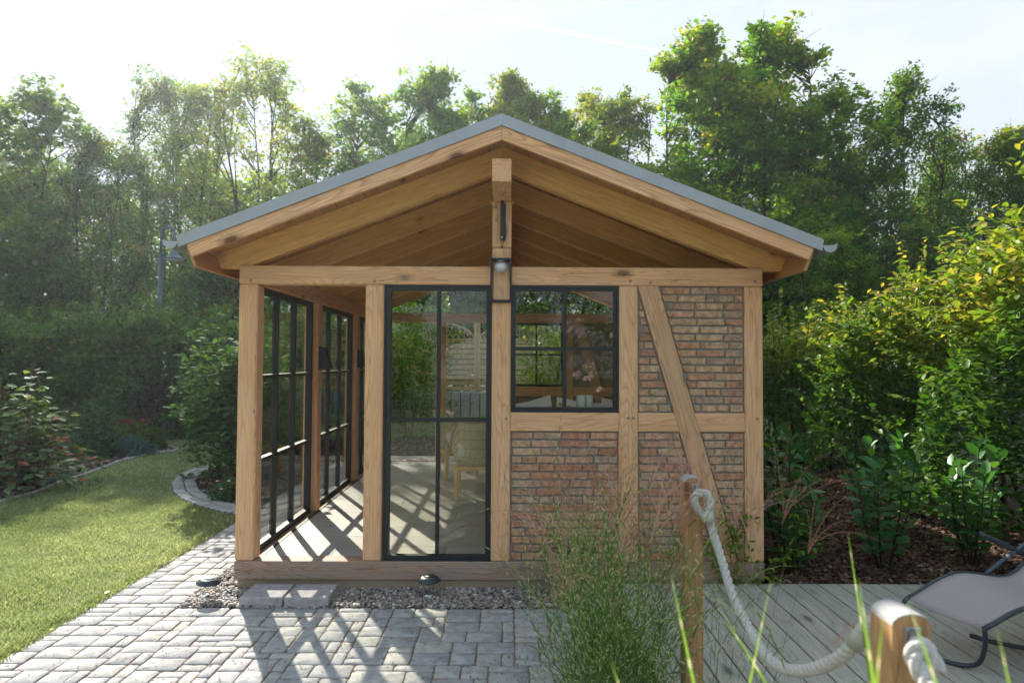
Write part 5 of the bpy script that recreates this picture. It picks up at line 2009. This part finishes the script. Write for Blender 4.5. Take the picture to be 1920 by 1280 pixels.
p = at_z(178, 862, 0)
bush('box_shrub', (p.x, p.y), 0.24, 0.24, 0.38, 3600, 0.045, 'box', 'small dark round evergreen in the mulch left of the blue juniper', 41, tilt=1.0, bumpy=.04)
p = at_z(266, 846, 0)
bush('box_shrub', (p.x, p.y + 0.35), 0.25, 0.25, 0.42, 3600, 0.04, 'lime', 'bright green round ball shrub right behind the blue juniper', 42, tilt=1.0, bumpy=.04, tmean=.15)
p = at_z(240, 853, 0)
bush('juniper_shrub', (p.x, p.y), 0.42, 0.3, 0.27, 5200, 0.055, 'juniper', 'low blue grey creeping juniper at the edge of the left bed', 43, width=.35, tilt=1.1, bumpy=.22)
p = at_z(205, 842, 0)
t = bush('sedum_plant', (p.x, p.y + 0.7), 0.42, 0.35, 0.42, 2600, 0.06, 'lime', 'light green sedum clump with flat dark red flower heads', 44, tilt=.7)
r_ = np.random.default_rng(3)
rr = random.Random(3)
for k in range(16):
    a = rr.uniform(0, 6.28)
    q = rr.uniform(0, .42)
    cx_, cy_, cz_ = p.x + q * math.cos(a), p.y + 0.65 + q * math.sin(a), 0.47 + rr.uniform(-.05, .06)
    n = 90
    Pp = np.c_[cx_ + r_.normal(0, .035, n), cy_ + r_.normal(0, .035, n), cz_ + r_.normal(0, .008, n)]
    me = scatter('flower_head', KITE_V, KITE_F, Pp, rotmats(n, 0.8, r_), np.full(n, .022), r_.uniform(0, 1, n))
    link('flower_head', me, LM['sedum'], t)
p = at_z(205, 838, 0)
bush('purple_shrub', (p.x + 0.1, p.y + 1.4), 0.45, 0.4, 1.35, 3800, 0.05, 'purple', 'upright dark purple leaved shrub before the hedge', 45, tilt=1.0, tmean=.5, bumpy=.3)
p = at_z(120, 880, 0)
bush('green_shrub', (p.x - 0.35, p.y + 1.3), 0.5, 0.4, 0.95, 3000, 0.06, 'lilac', 'low dark green shrub behind the dogwood', 46, tmean=.3)
# round bed
bush('lilac_shrub', (-3.95, 4.6), 0.78, 0.8, 2.05, 5600, 0.105, 'lilac', 'large leaved lilac shrub right against the left corner post', 51, LEAF_V, LEAF_T, 1.25, 0.6, .4, bumpy=.28, shell=.3)
bush('lilac_shrub', (-4.0, 7.2), 0.9, 0.9, 2.4, 5600, 0.10, 'lilac', 'leafy shrub seen through the glazed side wall', 52, LEAF_V, LEAF_T, 1.1, 0.6, .5, bumpy=.25, shell=.3)
bush('green_shrub', (-3.0, 7.9), 0.6, 0.6, 1.9, 4200, 0.09, 'hedge', 'green shrub behind the second glazed bay of the side wall', 53, tmean=.5)
p = at_z(430, 938, 0)
t = bush('rose_shrub', (p.x + 0.05, p.y), 0.26, 0.2, 0.27, 1900, 0.035, 'box', 'low ground cover rose with small pink blooms beside the corner post', 54, tilt=.9, tmean=.8)
for k in range(7):
    a = rr.uniform(2.2, 5.2)
    fm = lathe_mesh('bloom', [(0, 0), (0.012, 0.004), (0.018, 0.012), (0.012, 0.016), (0, 0.012)], 8)
    link('bloom', fm, M['redflower'] if k % 2 else M['pinkflower'], t, Matrix.Translation((p.x + .05 + .22 * math.cos(a), p.y + .17 * math.sin(a), rr.uniform(.14, .27))))
# trees and greenery just behind the pavilion, seen through the panes
bush('apple_tree', (-2.0, 8.2), 0.95, 0.8, 3.1, 9000, 0.075, 'maple', 'small fruit tree behind the open back of the pavilion', 55, tmean=.55, bumpy=.35, shell=.2, cat='tree', stems=5)
bush('green_shrub', (1.0, 7.6), 0.9, 0.7, 2.5, 7000, 0.075, 'maple', 'green shrub filling the left panes of the window', 56, tmean=.7, bumpy=.3, shell=.2)

# creeper at the foot of the right corner post
def creeper():
    r = random.Random(19)
    t = thing('creeper', (1.75, -0.1, 0.1), 'green creeper climbing the foot of the right corner post', 'climbing plant')
    st = []
    cnt = 0
    for k in range(9):
        x0 = r.uniform(1.7, 2.2)
        pts_ = [Vector((x0, -0.05, 0.05))]
        d = Vector((r.uniform(-.5, .12), 0, r.uniform(.3, 1.0)))
        for q in range(7):
            d = (d + Vector((r.gauss(0, .35), 0, r.gauss(0, .3)))).normalized()
            if pts_[-1].z > 0.75:
                d.z = -abs(d.z)
            nx_ = pts_[-1] + d * 0.09
            nx_.y = -0.03 - r.random() * .03
            pts_.append(nx_)
        st.append((pts_, 0.0025))
        for p_ in pts_[1:]:
            for q in range(4):
                dd = Vector((r.gauss(0, 1), -abs(r.gauss(0, .5)), r.gauss(0, 1) - .2)).normalized()
                leaf_obj('maple', t, p_ + dd * 0.02, leaf_rot(dd, .6, r), r.uniform(.035, .06), r, 1.1, 'c', r.uniform(.4, .8))
    link('stems', tube_mesh('stems', st, 4), M['twig'], t)


creeper()


# climbing rose behind the photographer, mirrored in the window
def rose_reflected():
    t = bush('climbing_rose', (2.1, -7.2), 0.95, 0.4, 2.6, 6000, 0.05, 'deep', 'climbing rose with pale pink blooms, mirrored in the window', 61, shell=.2, tmean=.5)
    r = random.Random(4)
    V = []
    for k in range(18):
        c = Vector((r.uniform(1.25, 2.9), r.uniform(-6.95, -6.75), r.uniform(1.2, 2.35)))
        n = 22
        rg = np.random.default_rng(k)
        Pp = np.c_[c.x + rg.normal(0, .025, n), c.y + rg.normal(0, .015, n), c.z + rg.normal(0, .025, n)]
        me = scatter('bloom', np.array(KITE_V) * [1, 1.6, 1], KITE_F, Pp, rotmats(n, None, rg), np.full(n, .05), rg.uniform(0, 1, n))
        link('bloom', me, M['pinkflower'], t)


rose_reflected()


# ------------------------------------------------------------------ ornamental grass
def strip(pts_, w0, w1, ph, per, side):
    """blade ribbon along pts_"""
    V, A = [], []
    n = len(pts_)
    L = 0.0
    for i, p_ in enumerate(pts_):
        if i:
            L += (pts_[i] - pts_[i - 1]).length
        t = i / (n - 1)
        w = w0 + (w1 - w0) * t
        w *= (1 - t ** 3) if i < n - 1 else 0.05
        V += [p_ - side * w, p_ + side * w]
        A += [ph + L / per] * 2
    Fc = [(2 * i, 2 * i + 1, 2 * i + 3, 2 * i + 2) for i in range(n - 1)]
    return V, Fc, A


def arc(p, d, L, droop, n, r):
    out_ = [p.copy()]
    d = d.normalized()
    for i in range(n):
        d = (d + Vector((0, 0, -droop / n))).normalized()
        out_.append(out_[-1] + d * (L / n))
    return out_


def plume(parent, p, d, r, L=0.2, nst=8, w=0.0024, dens=1.0):
    """a fan of fine arching strands set with short hairs"""
    V, Fc = [], []
    for k in range(nst):
        dd = (d * 1.6 + Vector((r.gauss(0, .55), r.gauss(0, .55), r.uniform(0, .5)))).normalized()
        pts_ = arc(p + d * (0.06 * k / nst), dd, L * r.uniform(.7, 1.1), r.uniform(.8, 2.0), 7, r)
        side = dd.cross(Vector((r.gauss(0, 1), r.gauss(0, 1), .2))).normalized()
        v, f, a = strip(pts_, w * .55, w * .45, 0, 1, side)
        k0 = len(V)
        V += v
        Fc += [tuple(q + k0 for q in ff) for ff in f]
        # hairs
        for i in range(1, len(pts_)):
            for h in range(int(5 * dens)):
                q0 = pts_[i - 1].lerp(pts_[i], r.random())
                hd = ((pts_[i] - pts_[i - 1]).normalized() * 1.3 + Vector((r.gauss(0, .6), r.gauss(0, .6), r.gauss(0, .6)))).normalized()
                sd = hd.cross(Vector((0.3, 1, .2))).normalized() * w * 0.28
                k0 = len(V)
                e = q0 + hd * r.uniform(.008, .018)
                V += [q0 - sd, q0 + sd, e + sd * .3, e - sd * .3]
                Fc.append((k0, k0 + 1, k0 + 2, k0 + 3))
    me = npmesh('plume', [tuple(v) for v in V], Fc, {'tint': [r.random()] * len(V)})
    return link('plume', me, LM['plume'], parent)


def grass_clump(cx_, cy_, rad_, nstem, hlo, hhi, lean, label, seed, nplume, bw=0.0034, lv=6, spread=0.32, ll=(0.22, 0.5), pl=0.2):
    r = random.Random(seed)
    t = thing('ornamental_grass', (cx_, cy_, 0), label, 'ornamental grass', 'zebra grass clumps beside the deck')
    V, Fc, A, Tn = [], [], [], []

    def put(pts_, w0, w1, tint, per=0.085):
        dd = (pts_[1] - pts_[0])
        side = dd.cross(Vector((r.gauss(0, 1), r.gauss(0, 1), 0.1))).normalized()
        v, f, a = strip(pts_, w0, w1, r.random(), per * r.uniform(.7, 1.3), side)
        k0 = len(V)
        V.extend(v)
        Fc.extend([tuple(q + k0 for q in ff) for ff in f])
        A.extend(a)
        Tn.extend([tint] * len(v))
    tops = []
    for k in range(nstem):
        a = r.uniform(0, 6.28)
        q = rad_ * math.sqrt(r.random())
        p0 = Vector((cx_ + q * math.cos(a), cy_ + q * math.sin(a), -0.01))
        h = r.uniform(hlo, hhi)
        sp = spread * (q / max(rad_, .01)) * r.uniform(.5, 1.3)
        d = Vector((math.cos(a) * sp + lean[0], math.sin(a) * sp + lean[1], 1.0))
        pts_ = arc(p0, d, h, r.uniform(0.0, 0.35), 8, r)
        put(pts_, bw * .62, bw * .4, r.random() * .7, 0.14)
        tops.append((pts_[-1], (pts_[-1] - pts_[-2]).normalized()))
        for j in range(lv):
            tq = 0.03 + 0.86 * r.random() ** 1.7
            i = int(tq * 8)
            pp = pts_[i].lerp(pts_[min(i + 1, 8)], tq * 8 - i)
            an = r.uniform(0, 6.28)
            dd = Vector((math.cos(an) * .7, math.sin(an) * .7, r.uniform(1.0, 3.0)))
            put(arc(pp, dd, r.uniform(*ll), r.uniform(.5, 2.0), 8, r), bw * .5, bw, r.random())
    me = npmesh('blades', [tuple(v) for v in V], Fc, {'tint': Tn, 'along': A})
    tag(link('blades', me, LM['zebra'], t), kind='stuff')
    r.shuffle(tops)
    for (p_, d) in tops[:nplume]:
        plume(t, p_, d, r, r.uniform(.8, 1.35) * pl, 7)
    return t


grass_clump(0.56, -1.92, 0.19, 125, 0.6, 1.22, (0.02, 0.02), 'largest zebra grass clump with reddish plumes in front of the brick panel', 71, 40, ll=(0.3, 0.65), lv=6, bw=0.0036, spread=.30, pl=.27)
grass_clump(0.66, -1.20, 0.15, 50, 0.6, 1.15, (0.0, 0.04), 'zebra grass clump nearest the pavilion, behind the largest one', 72, 26, ll=(0.3, 0.6), lv=3, bw=0.0032, spread=.5, pl=.26)
grass_clump(0.80, -2.70, 0.10, 20, 0.8, 1.42, (0.20, 0.12), 'zebra grass with pink plumes rising before the wooden deck', 73, 5, bw=0.0032, lv=2, spread=.22, ll=(.3,.6), pl=.30)
# blades close to the lens
def near_blades():
    r = random.Random(15)
    t = thing('ornamental_grass', (0.55, -3.9, 0), 'few broad yellow banded blades blurred close to the lens', 'ornamental grass', 'zebra grass clumps beside the deck')
    specs = [  # top px,py,depth, bottom px,py, depth
        (1258, 1075, 1.30, 1330, 1420, 1.25), (1700, 1120, 0.95, 1830, 1500, 0.95), (1610, 1085, 1.1, 1655, 1400, 1.1),
        (1445, 1090, 1.35, 1360, 1500, 1.3), (1345, 1135, 1.5, 1500, 1380, 1.45), (1590, 1000, 1.5, 1650, 1400, 1.5),
        (1870, 1180, 0.95, 1940, 1500, 0.95), (1655, 1150, 0.9, 1625, 1500, .9), (1145, 1240, 1.2, 1240, 1500, 1.2)]
    V, Fc, A, Tn = [], [], [], []
    for (ax, ay, ad, bx, by, bd) in specs:
        a_ = at_y(ax, ay, CAM.y + ad)
        b_ = at_y(bx, by, CAM.y + bd)
        root = Vector((b_.x + (b_.x - a_.x) * .6, b_.y, -0.01))
        pts_ = []
        for i in range(11):
            tt = i / 10
            q = root.lerp(b_, min(1, tt / 0.45)) if tt < 0.45 else b_.lerp(a_, (tt - 0.45) / 0.55)
            pts_.append(q)
        v, f, al = strip(pts_, 0.0055, 0.0048, r.random(), 0.075, Vector((1, 0.25, 0)).normalized())
        k0 = len(V)
        V += v
        Fc += [tuple(q + k0 for q in ff) for ff in f]
        A += al
        Tn += [0.95] * len(v)
    me = npmesh('blades', [tuple(v) for v in V], Fc, {'tint': Tn, 'along': A})
    link('blades', me, LM['zebra'], t)


near_blades()
# weeds in the joints by the clump
n = 1500
P = np.stack([rl.uniform(PATH_X0, 0.55, n), rl.uniform(-2.0, -0.38, n)], 1)
me = scatter('litter', [(-0.5, -0.2, 0), (0.45, -0.25, 0.05), (0.5, 0.2, 0), (-0.4, 0.22, 0.08)], [(0, 1, 2, 3)], np.c_[P, np.full(n, 0.004)], rotmats(n, 0.3, rl),
             rl.uniform(0.004, 0.016, n), rl.uniform(0.2, 1, n))
tag(link('litter', me, LM['chip']), 'crumbs of bark and dry leaf scattered over the paving', 'litter', kind='stuff')
g = blades('joint_grass', 260, (0.1, 0.42), (-2.3, -1.0), 0.02, 0.05, 0.003, [], LM['grassblade'], rl)
tag(g, 'small grass tufts between the last pavers beside the zebra grass', 'grass', kind='stuff')

# ------------------------------------------------------------------ basket planter
def basket():
    bx, by = 0.52, -0.22
    t = thing('basket', (bx, by, -0.01), 'woven seagrass basket with two handles, half hidden by the grass', 'basket')
    V, Fc = [], []
    R0, R1, H = 0.13, 0.15, 0.36
    rows_, seg = 19, 36
    paths = []
    for k in range(rows_):
        z = 0.015 + H * k / rows_
        rr_ = R0 + (R1 - R0) * math.sin(k / rows_ * 1.6)
        pts_ = []
        for s in range(seg + 1):
            a = 2 * math.pi * s / seg
            w = rr_ + 0.004 * (1 if (s + k) % 2 else -1)
            pts_.append((bx + w * math.cos(a), by + w * math.sin(a), z))
        paths.append((pts_, 0.0085))
    link('weave', tube_mesh('weave', paths, 5), M['basket'], t)
    link('rim', tube_mesh('rim', [([(bx + R1 * math.cos(a), by + R1 * math.sin(a), H + .01) for a in [2 * math.pi * s / 30 for s in range(31)]], 0.012)], 6), M['basket'], t)
    link('liner', lathe_mesh('liner', [(R0 - .02, 0.01), (R1 - .02, H - .03), (0, H - .05)], 20), M['soil'], t, Matrix.Translation((bx, by, 0)))
    for sy in (-1, 1):
        ap = [(bx + 0.01 * sy + 0.055 * math.cos(a), by + sy * (R1 - .01), H + 0.01 + 0.10 * math.sin(a)) for a in [math.pi * q / 12 for q in range(13)]]
        link('handle', tube_mesh('handle', [(ap, 0.011)], 8), M['basket'], t)
    pt = thing('potted_grass', (bx, by, H), 'short brown green grass planted in the basket', 'plant')
    r = random.Random(6)
    V, Fc, A, Tn = [], [], [], []
    for k in range(90):
        a = r.uniform(0, 6.28)
        pts_ = arc(Vector((bx + .05 * math.cos(a), by + .05 * math.sin(a), H - .04)), Vector((math.cos(a) * .5, math.sin(a) * .5, 1)), r.uniform(.15, .34), r.uniform(.6, 2), 6, r)
        v, f, al = strip(pts_, .002, .002, r.random(), 5, Vector((math.sin(a), -math.cos(a), 0)))
        k0 = len(V)
        V += v
        Fc += [tuple(q + k0 for q in ff) for ff in f]
        Tn += [r.random()] * len(v)
    link('blades', npmesh('blades', [tuple(v) for v in V], Fc, {'tint': Tn}), LM['lime'], pt)


basket()


# ------------------------------------------------------------------ rope fence
def fence_post(yf, label):
    x0, x1 = 0.920, 1.008
    w = 0.088
    t = thing('rope_post', ((x0 + x1) / 2, yf + w / 2, 0.0), label, 'post', 'rope fence posts along the deck')
    zt = 1.178
    pts = [(x1, 0.0), (x1, zt)]
    for k in range(1, 8):
        a = math.pi * k / 8
        pts.append(((x0 + x1) / 2 + w / 2 * math.cos(a), zt + 0.024 * math.sin(a)))
    pts += [(x0, zt), (x0, 0.0)]
    me_n = len(pts)
    # local X must run up the post: turn by -90 degrees about Y
    o = prism('shaft', pts, yf, yf + w, math.pi / 2, M['postwood'], t)
    # pale weathered cap following the arch
    cp = []
    for k in range(0, 9):
        a = math.pi * k / 8
        cp.append(((x0 + x1) / 2 + (w / 2 + .0015) * math.cos(a), zt + 0.0265 * math.sin(a)))
    inner = [((x0 + x1) / 2 + (w / 2 - .001) * math.cos(math.pi * k / 8), zt + 0.0235 * math.sin(math.pi * k / 8)) for k in range(8, -1, -1)]
    V, Fc = [], []
    for yy in (yf - 0.001, yf + w + 0.001):
        for (a, b) in cp:
            V.append((a, yy, b))
    for i in range(8):
        Fc.append((i, i + 1, i + 10, i + 9))
    for yy in (yf - 0.001, yf + w + .001):
        for (a, b) in inner[::-1]:
            V.append((a, yy, b))
    for i in range(8):
        Fc.append((i, 18 + i, 19 + i, i + 1))
        Fc.append((9 + i, 10 + i, 28 + i, 27 + i))
    me = pymesh('cap', V, Fc, False)
    link('cap', me, M['capwood'], t)
    return t, zt


M['capwood'] = plain('weathered_post_cap', (0.36, 0.345, 0.34), 0.9, 0, 60, 0.1)


def eye_plate(t, x, y, z, ring=True):
    link('eye_plate', bevbox('eye_plate', 0.036, 0.004, 0.036, 0.001), M['steel'], t, Matrix.Translation((x, y - .0025, z)))
    for sx in (-1, 1):
        for sz in (-1, 1):
            link('screw', sm, M['steel'], t, Matrix.Translation((x + sx * .012, y - .0045, z + sz * .012)) @ Matrix.Rotation(math.pi / 2, 4, 'X') @ Matrix.Scale(.35, 4))
    ap = [(x + .002, y - .006 - .018 * math.sin(a), z + .012 * math.cos(a)) for a in [math.pi * q / 10 for q in range(11)]]
    link('eye', tube_mesh('eye', [(ap, .0032)], 6), M['steel'], t)
    if ring:
        ap = [(x + .010 + .021 * math.sin(a), y - .024 - .004 * math.cos(a), z - .022 + .021 * math.cos(a)) for a in [2 * math.pi * q / 16 for q in range(17)]]
        link('ring', tube_mesh('ring', [(ap, .003)], 6), M['steel'], t)


def catmull(P, step):
    P = [Vector(p) for p in P]
    P = [P[0] * 2 - P[1]] + P + [P[-1] * 2 - P[-2]]
    out_ = []
    for i in range(1, len(P) - 2):
        n = max(2, int((P[i + 1] - P[i]).length / step))
        for k in range(n):
            t = k / n
            a, b, c, d = P[i - 1], P[i], P[i + 1], P[i + 2]
            out_.append(0.5 * ((2 * b) + (-a + c) * t + (2 * a - 5 * b + 4 * c - d) * t * t + (-a + 3 * b - 3 * c + d) * t ** 3))
    out_.append(P[-2])
    return out_


def rope(t, path, R=0.0195, pitch=0.105):
    C = catmull(path, 0.006)
    n = len(C)
    nrm = (C[1] - C[0]).orthogonal().normalized()
    fr = []
    s = 0
    for i in range(n):
        tg = (C[min(i + 1, n - 1)] - C[max(i - 1, 0)]).normalized()
        nrm = (nrm - tg * nrm.dot(tg)).normalized()
        if i:
            s += (C[i] - C[i - 1]).length
        fr.append((C[i], nrm.copy(), tg.cross(nrm), s))
    for k in range(3):
        pts_ = []
        for (c, a, b, s_) in fr:
            an = 2 * math.pi * (s_ / pitch + k / 3)
            pts_.append(c + (a * math.cos(an) + b * math.sin(an)) * R * 0.5)
        link('strand', tube_mesh('strand', [(pts_, R * 0.56)], 8), M['rope'], t)


t1, zt = fence_post(-1.855, 'further rope post, standing before the brick panel')
eye_plate(t1, 0.972, -1.855, 1.155)
t2, zt = fence_post(-3.545, 'near rope post, cut by the bottom edge of the photo')
eye_plate(t2, 0.965, -3.545, 1.158)
box('eye_plate', 0.945, 0.981, -3.457, -3.453, 1.13, 1.166, M['steel'], t2)


def PD(px, py, d):
    return (0.05 + (px - 952) / F * d, -5 + d, 1.77 - (py - 678 - 0.005 * (px - 960)) / F * d)


rp1 = thing('rope', (1.0, -2.6, 0.7), 'thick pale twisted rope sagging between the two posts', 'rope', 'fence ropes')
loop = [PD(1331, 972, 3.09), PD(1328, 960, 3.085), PD(1331, 942, 3.085), PD(1326, 928, 3.09), PD(1315, 924, 3.09), PD(1303, 929, 3.095), PD(1302, 943, 3.095), PD(1310, 957, 3.095), PD(1320, 967, 3.10), PD(1331, 979, 3.10)]
main = [PD(1338, 1003, 3.06), PD(1350, 1040, 3.0), PD(1372, 1112, 2.85), PD(1398, 1165, 2.7), PD(1430, 1218, 2.45), PD(1462, 1245, 2.3), PD(1500, 1252, 2.1), PD(1540, 1243, 1.95), PD(1580, 1222, 1.82), PD(1612, 1185, 1.72), PD(1640, 1160, 1.62), PD(1668, 1165, 1.565)]
rope(rp1, loop + main)
wa, wb = Vector(PD(1322, 958, 3.08)), Vector(PD(1330, 977, 3.075))
link('whipping', tube_mesh('whipping', [([wa, wb], [0.031, 0.029])], 16), M['whip'], rp1)
wa, wb = Vector(PD(1600, 1203, 1.76)), Vector(PD(1622, 1176, 1.69))
link('whipping', tube_mesh('whipping', [([wa, wb], 0.0225)], 16), M['whip'], rp1)
rp2 = thing('rope', (1.1, -3.8, 0.9), 'knotted rope end hanging from the ring of the near post', 'rope', 'fence ropes')
rope(rp2, [PD(1752, 1255, 1.40), PD(1738, 1222, 1.41), PD(1722, 1206, 1.415), PD(1710, 1216, 1.415), PD(1712, 1240, 1.40), PD(1730, 1268, 1.38), PD(1752, 1310, 1.33), PD(1800, 1400, 1.22), PD(1900, 1520, 1.05)], 0.0195)

# ------------------------------------------------------------------ lounger
LG = thing('sun_lounger', (2.9, -1.2, 0.065), 'folding lounger with taupe sling fabric and dark tube frame on the deck', 'sun lounger')
far = [Vector((2.49, -1.08, 0.345)), Vector((2.82, -1.02, 0.475)), Vector((3.20, -0.97, 0.45)), Vector((3.42, -0.95, 0.68)), Vector((3.68, -0.93, 1.02))]
near = [p_ + Vector((0.12, -0.47, -0.01)) for p_ in far]
near[0] = Vector((2.63, -1.52, 0.345))
near[1] = Vector((2.90, -1.50, 0.455))
V, Fc = [], []
fa, ne = catmull(far, 0.05), catmull(near, 0.05)
m = min(len(fa), len(ne))
NJ = 9
for i in range(m):
    fa_, ne_ = fa[int(i * (len(fa) - 1) / (m - 1))], ne[int(i * (len(ne) - 1) / (m - 1))]
    for j in range(NJ + 1):
        t = j / NJ
        p_ = fa_.lerp(ne_, t)
        p_.z -= 0.022 * math.sin(math.pi * t)
        V.append(p_)
for i in range(m - 1):
    for j in range(NJ):
        a = i * (NJ + 1) + j
        Fc.append((a, a + 1, a + NJ + 2, a + NJ + 1))
so = link('sling', pymesh('sling', V, Fc, True), M['fabric'], LG)
md = so.modifiers.new('thick', 'SOLIDIFY')
md.thickness = 0.004
for rail, c0 in ((far, 1), (near, -1)):
    link('side_rail', tube_mesh('side_rail', [(catmull([p_ + Vector((0, 0, -0.006)) for p_ in rail], 0.04), 0.0135)], 10), M['tube'], LG)
foot = [far[0], (2.43, -1.06, 0.24), (2.37, -1.06, 0.11), (2.40, -1.12, 0.082), (2.50, -1.28, 0.08), (2.60, -1.38, 0.081), (2.655, -1.44, 0.12), (2.655, -1.49, 0.24), near[0]]
link('foot_bow', tube_mesh('foot_bow', [(catmull(foot, 0.03), 0.0125)], 10), M['tube'], LG)
bow = [(3.25, -1.47, 0.35), (3.02, -1.50, 0.16), (2.86, -1.56, 0.084), (2.76, -1.62, 0.08), (2.76, -1.72, 0.08), (2.86, -1.80, 0.08), (3.1, -1.78, 0.082), (3.5, -1.7, .2)]
link('rear_bow', tube_mesh('rear_bow', [(catmull(bow, 0.03), 0.0135)], 10), M['tube'], LG)
link('rear_bow', tube_mesh('rear_bow', [(catmull([(2.80, -1.18, 0.16), (2.92, -1.2, 0.13), (3.2, -1.25, 0.10), (3.6, -1.3, 0.1)], 0.03), 0.0135)], 10), M['tube'], LG)
link('armrest', tube_mesh('armrest', [(catmull([(3.05, -0.93, 0.69), (3.15, -0.93, 0.645), (3.33, -0.93, 0.56)], 0.03), [0.017] * 999)], 10), M['tube'], LG)
link('arm_strut', tube_mesh('arm_strut', [(catmull([(3.06, -0.95, 0.44), (3.20, -0.94, 0.54), (3.34, -0.93, 0.63)], 0.03), 0.012)], 8), M['lamppost'], LG)
link('joint', lathe_mesh('joint', [(0, -.012), (.016, -.012), (.016, .012), (0, .012)], 12), M['steel'], LG, Matrix.Translation((3.21, -0.945, 0.555)) @ Matrix.Rotation(math.pi / 2, 4, 'X'))

# ------------------------------------------------------------------ street lamp
lb_ = at_y(298, 660, 11.3)
lx, ly = lb_.x, 11.3
SL = thing('street_lamp', (lx, ly, -0.05), 'blue grey street lamp with a curved neck behind the left hedge', 'street lamp')
k_ = (ly + 5) / F
ztop = at_y(298, 425, ly).z
neck_r = 0.165
zn = ztop - neck_r
link('pole', tube_mesh('pole', [([(lx, ly, -.05), (lx, ly, zn - 0.55)], 0.052), ([(lx, ly, zn - 0.58), (lx, ly, zn - 0.50)], 0.066)], 14), M['lamppost'], SL)
ap = [(lx, ly, zn - 0.5)] + [(lx + neck_r - neck_r * math.cos(a), ly, zn + neck_r * math.sin(a)) for a in [math.pi * q / 12 for q in range(12)]] + [(lx + 2 * neck_r + 0.01, ly, zn - 0.22), (lx + 2 * neck_r + 0.01, ly, zn - 0.34)]
link('neck', tube_mesh('neck', [(ap, 0.034)], 12), M['lamppost'], SL)
hz = zn - 0.33
link('lamp_shade', lathe_mesh('lamp_shade', [(0.035, 0.02), (0.06, 0.0), (0.07, -0.12), (0.11, -0.22), (0.20, -0.30), (0.285, -0.335), (0.285, -0.35), (0.27, -0.35)], 28), M['lamppost'], SL, Matrix.Translation((lx + 2 * neck_r + 0.01, ly, hz)))
link('diffuser', lathe_mesh('diffuser', [(0.24, -0.345), (0.18, -0.39), (0.0, -0.41)], 24), M['frosted'], SL, Matrix.Translation((lx + 2 * neck_r + 0.01, ly, hz)))

# fallen leaves on the lawn and paving
r = random.Random(23)
fl_pos = [at_z(x_, y_, 0.03) for x_, y_ in ((120, 928), (98, 932), (196, 1112), (100, 1180), (246, 895), (310, 854), (337, 880), (395, 1040), (388, 962), (55, 1175))]
for k, p_ in enumerate(fl_pos[:8]):
    o = leaf_obj('hornbeam', None, p_, leaf_rot((r.gauss(0, 1), r.gauss(0, 1), .1), .3, r), r.uniform(.035, .055), r, 1.2, 'w', 1.0)
    o.name = 'fallen_leaf'
    tag(o, 'dry orange leaf ' + ('on the grass under the dogwood', 'by the edging under the dogwood', 'at the lawn edge beside the path', 'on the near lawn by the path', 'at the tip of the left bed', 'on the grass beyond the juniper', 'between juniper and round bed', 'on the path before the corner post')[k], 'leaf', 'fallen leaves on the lawn')

# ------------------------------------------------------------------ contrail, far up
cm, n_, l_, b_, o_ = new_mat('contrail_ice')
n_.remove(b_)
tr_ = n_.new('ShaderNodeBsdfTransparent')
tl_ = n_.new('ShaderNodeBsdfTranslucent')
tl_.inputs['Color'].default_value = (0.95, 0.95, 0.95, 1)
df_ = n_.new('ShaderNodeBsdfDiffuse')
df_.inputs['Color'].default_value = (0.95, 0.95, 0.95, 1)
ads = n_.new('ShaderNodeMixShader')
ads.inputs[0].default_value = 0.5
l_.new(tl_.outputs[0], ads.inputs[1])
l_.new(df_.outputs[0], ads.inputs[2])
mx_ = n_.new('ShaderNodeMixShader')
at_ = n_.new('ShaderNodeAttribute')
at_.attribute_name = 'dens'
tcn = n_.new('ShaderNodeTexCoord')
nf = noise(n_, l_, tcn.outputs['Object'], 0.02, 4, .6)
mm = n_.new('ShaderNodeMath')
mm.operation = 'MULTIPLY'
l_.new(nf, mm.inputs[0])
l_.new(at_.outputs['Fac'], mm.inputs[1])
l_.new(mm.outputs[0], mx_.inputs[0])
l_.new(tr_.outputs[0], mx_.inputs[1])
l_.new(ads.outputs[0], mx_.inputs[2])
l_.new(mx_.outputs[0], o_.inputs['Surface'])
A_ = CAM + ray(640, -22) * 1500
B_ = CAM + ray(1262, 101) * 1500
cd = (B_ - A_).normalized()
sd = cd.cross(Vector((0, 0, 1))).normalized()
ud = sd.cross(cd)
V, Fc, D_ = [], [], []
NS, NR = 60, 10
for i in range(NS + 1):
    t = i / NS
    c = A_.lerp(B_, t)
    rad_ = 6.0 + 1.2 * math.sin(i * .8) - 2.0 * t
    for k in range(NR):
        a = 2 * math.pi * k / NR
        V.append(c + (sd * math.cos(a) + ud * math.sin(a)) * rad_)
        D_.append(0.60 * (1 - max(0, t - 0.4) / 0.6 * 0.85))
for i in range(NS):
    for k in range(NR):
        a, b = i * NR + k, i * NR + (k + 1) % NR
        Fc.append((a, b, b + NR, a + NR))
o = link('contrail', npmesh('contrail', [tuple(v) for v in V], Fc, {'dens': D_}, True), cm)
tag(o, 'thin white aircraft contrail slanting across the sky above the ridge', 'contrail')
o.visible_shadow = True

# ------------------------------------------------------------------ air
hm = bpy.data.materials.new('haze_air')
hm.use_nodes = True
hn = hm.node_tree.nodes
hn.clear()
ho = hn.new('ShaderNodeOutputMaterial')
hv = hn.new('ShaderNodeVolumePrincipled')
hv.inputs['Color'].default_value = (0.84, 0.94, 1.0, 1)
hv.inputs['Density'].default_value = 0.0009
hv.inputs['Anisotropy'].default_value = 0.58
hm.node_tree.links.new(hv.outputs[0], ho.inputs['Volume'])
o = link('haze', boxes_mesh('haze', [(-122, 122, -62, 122, -1.06, 19.5)]), hm)
tag(o, kind='stuff')
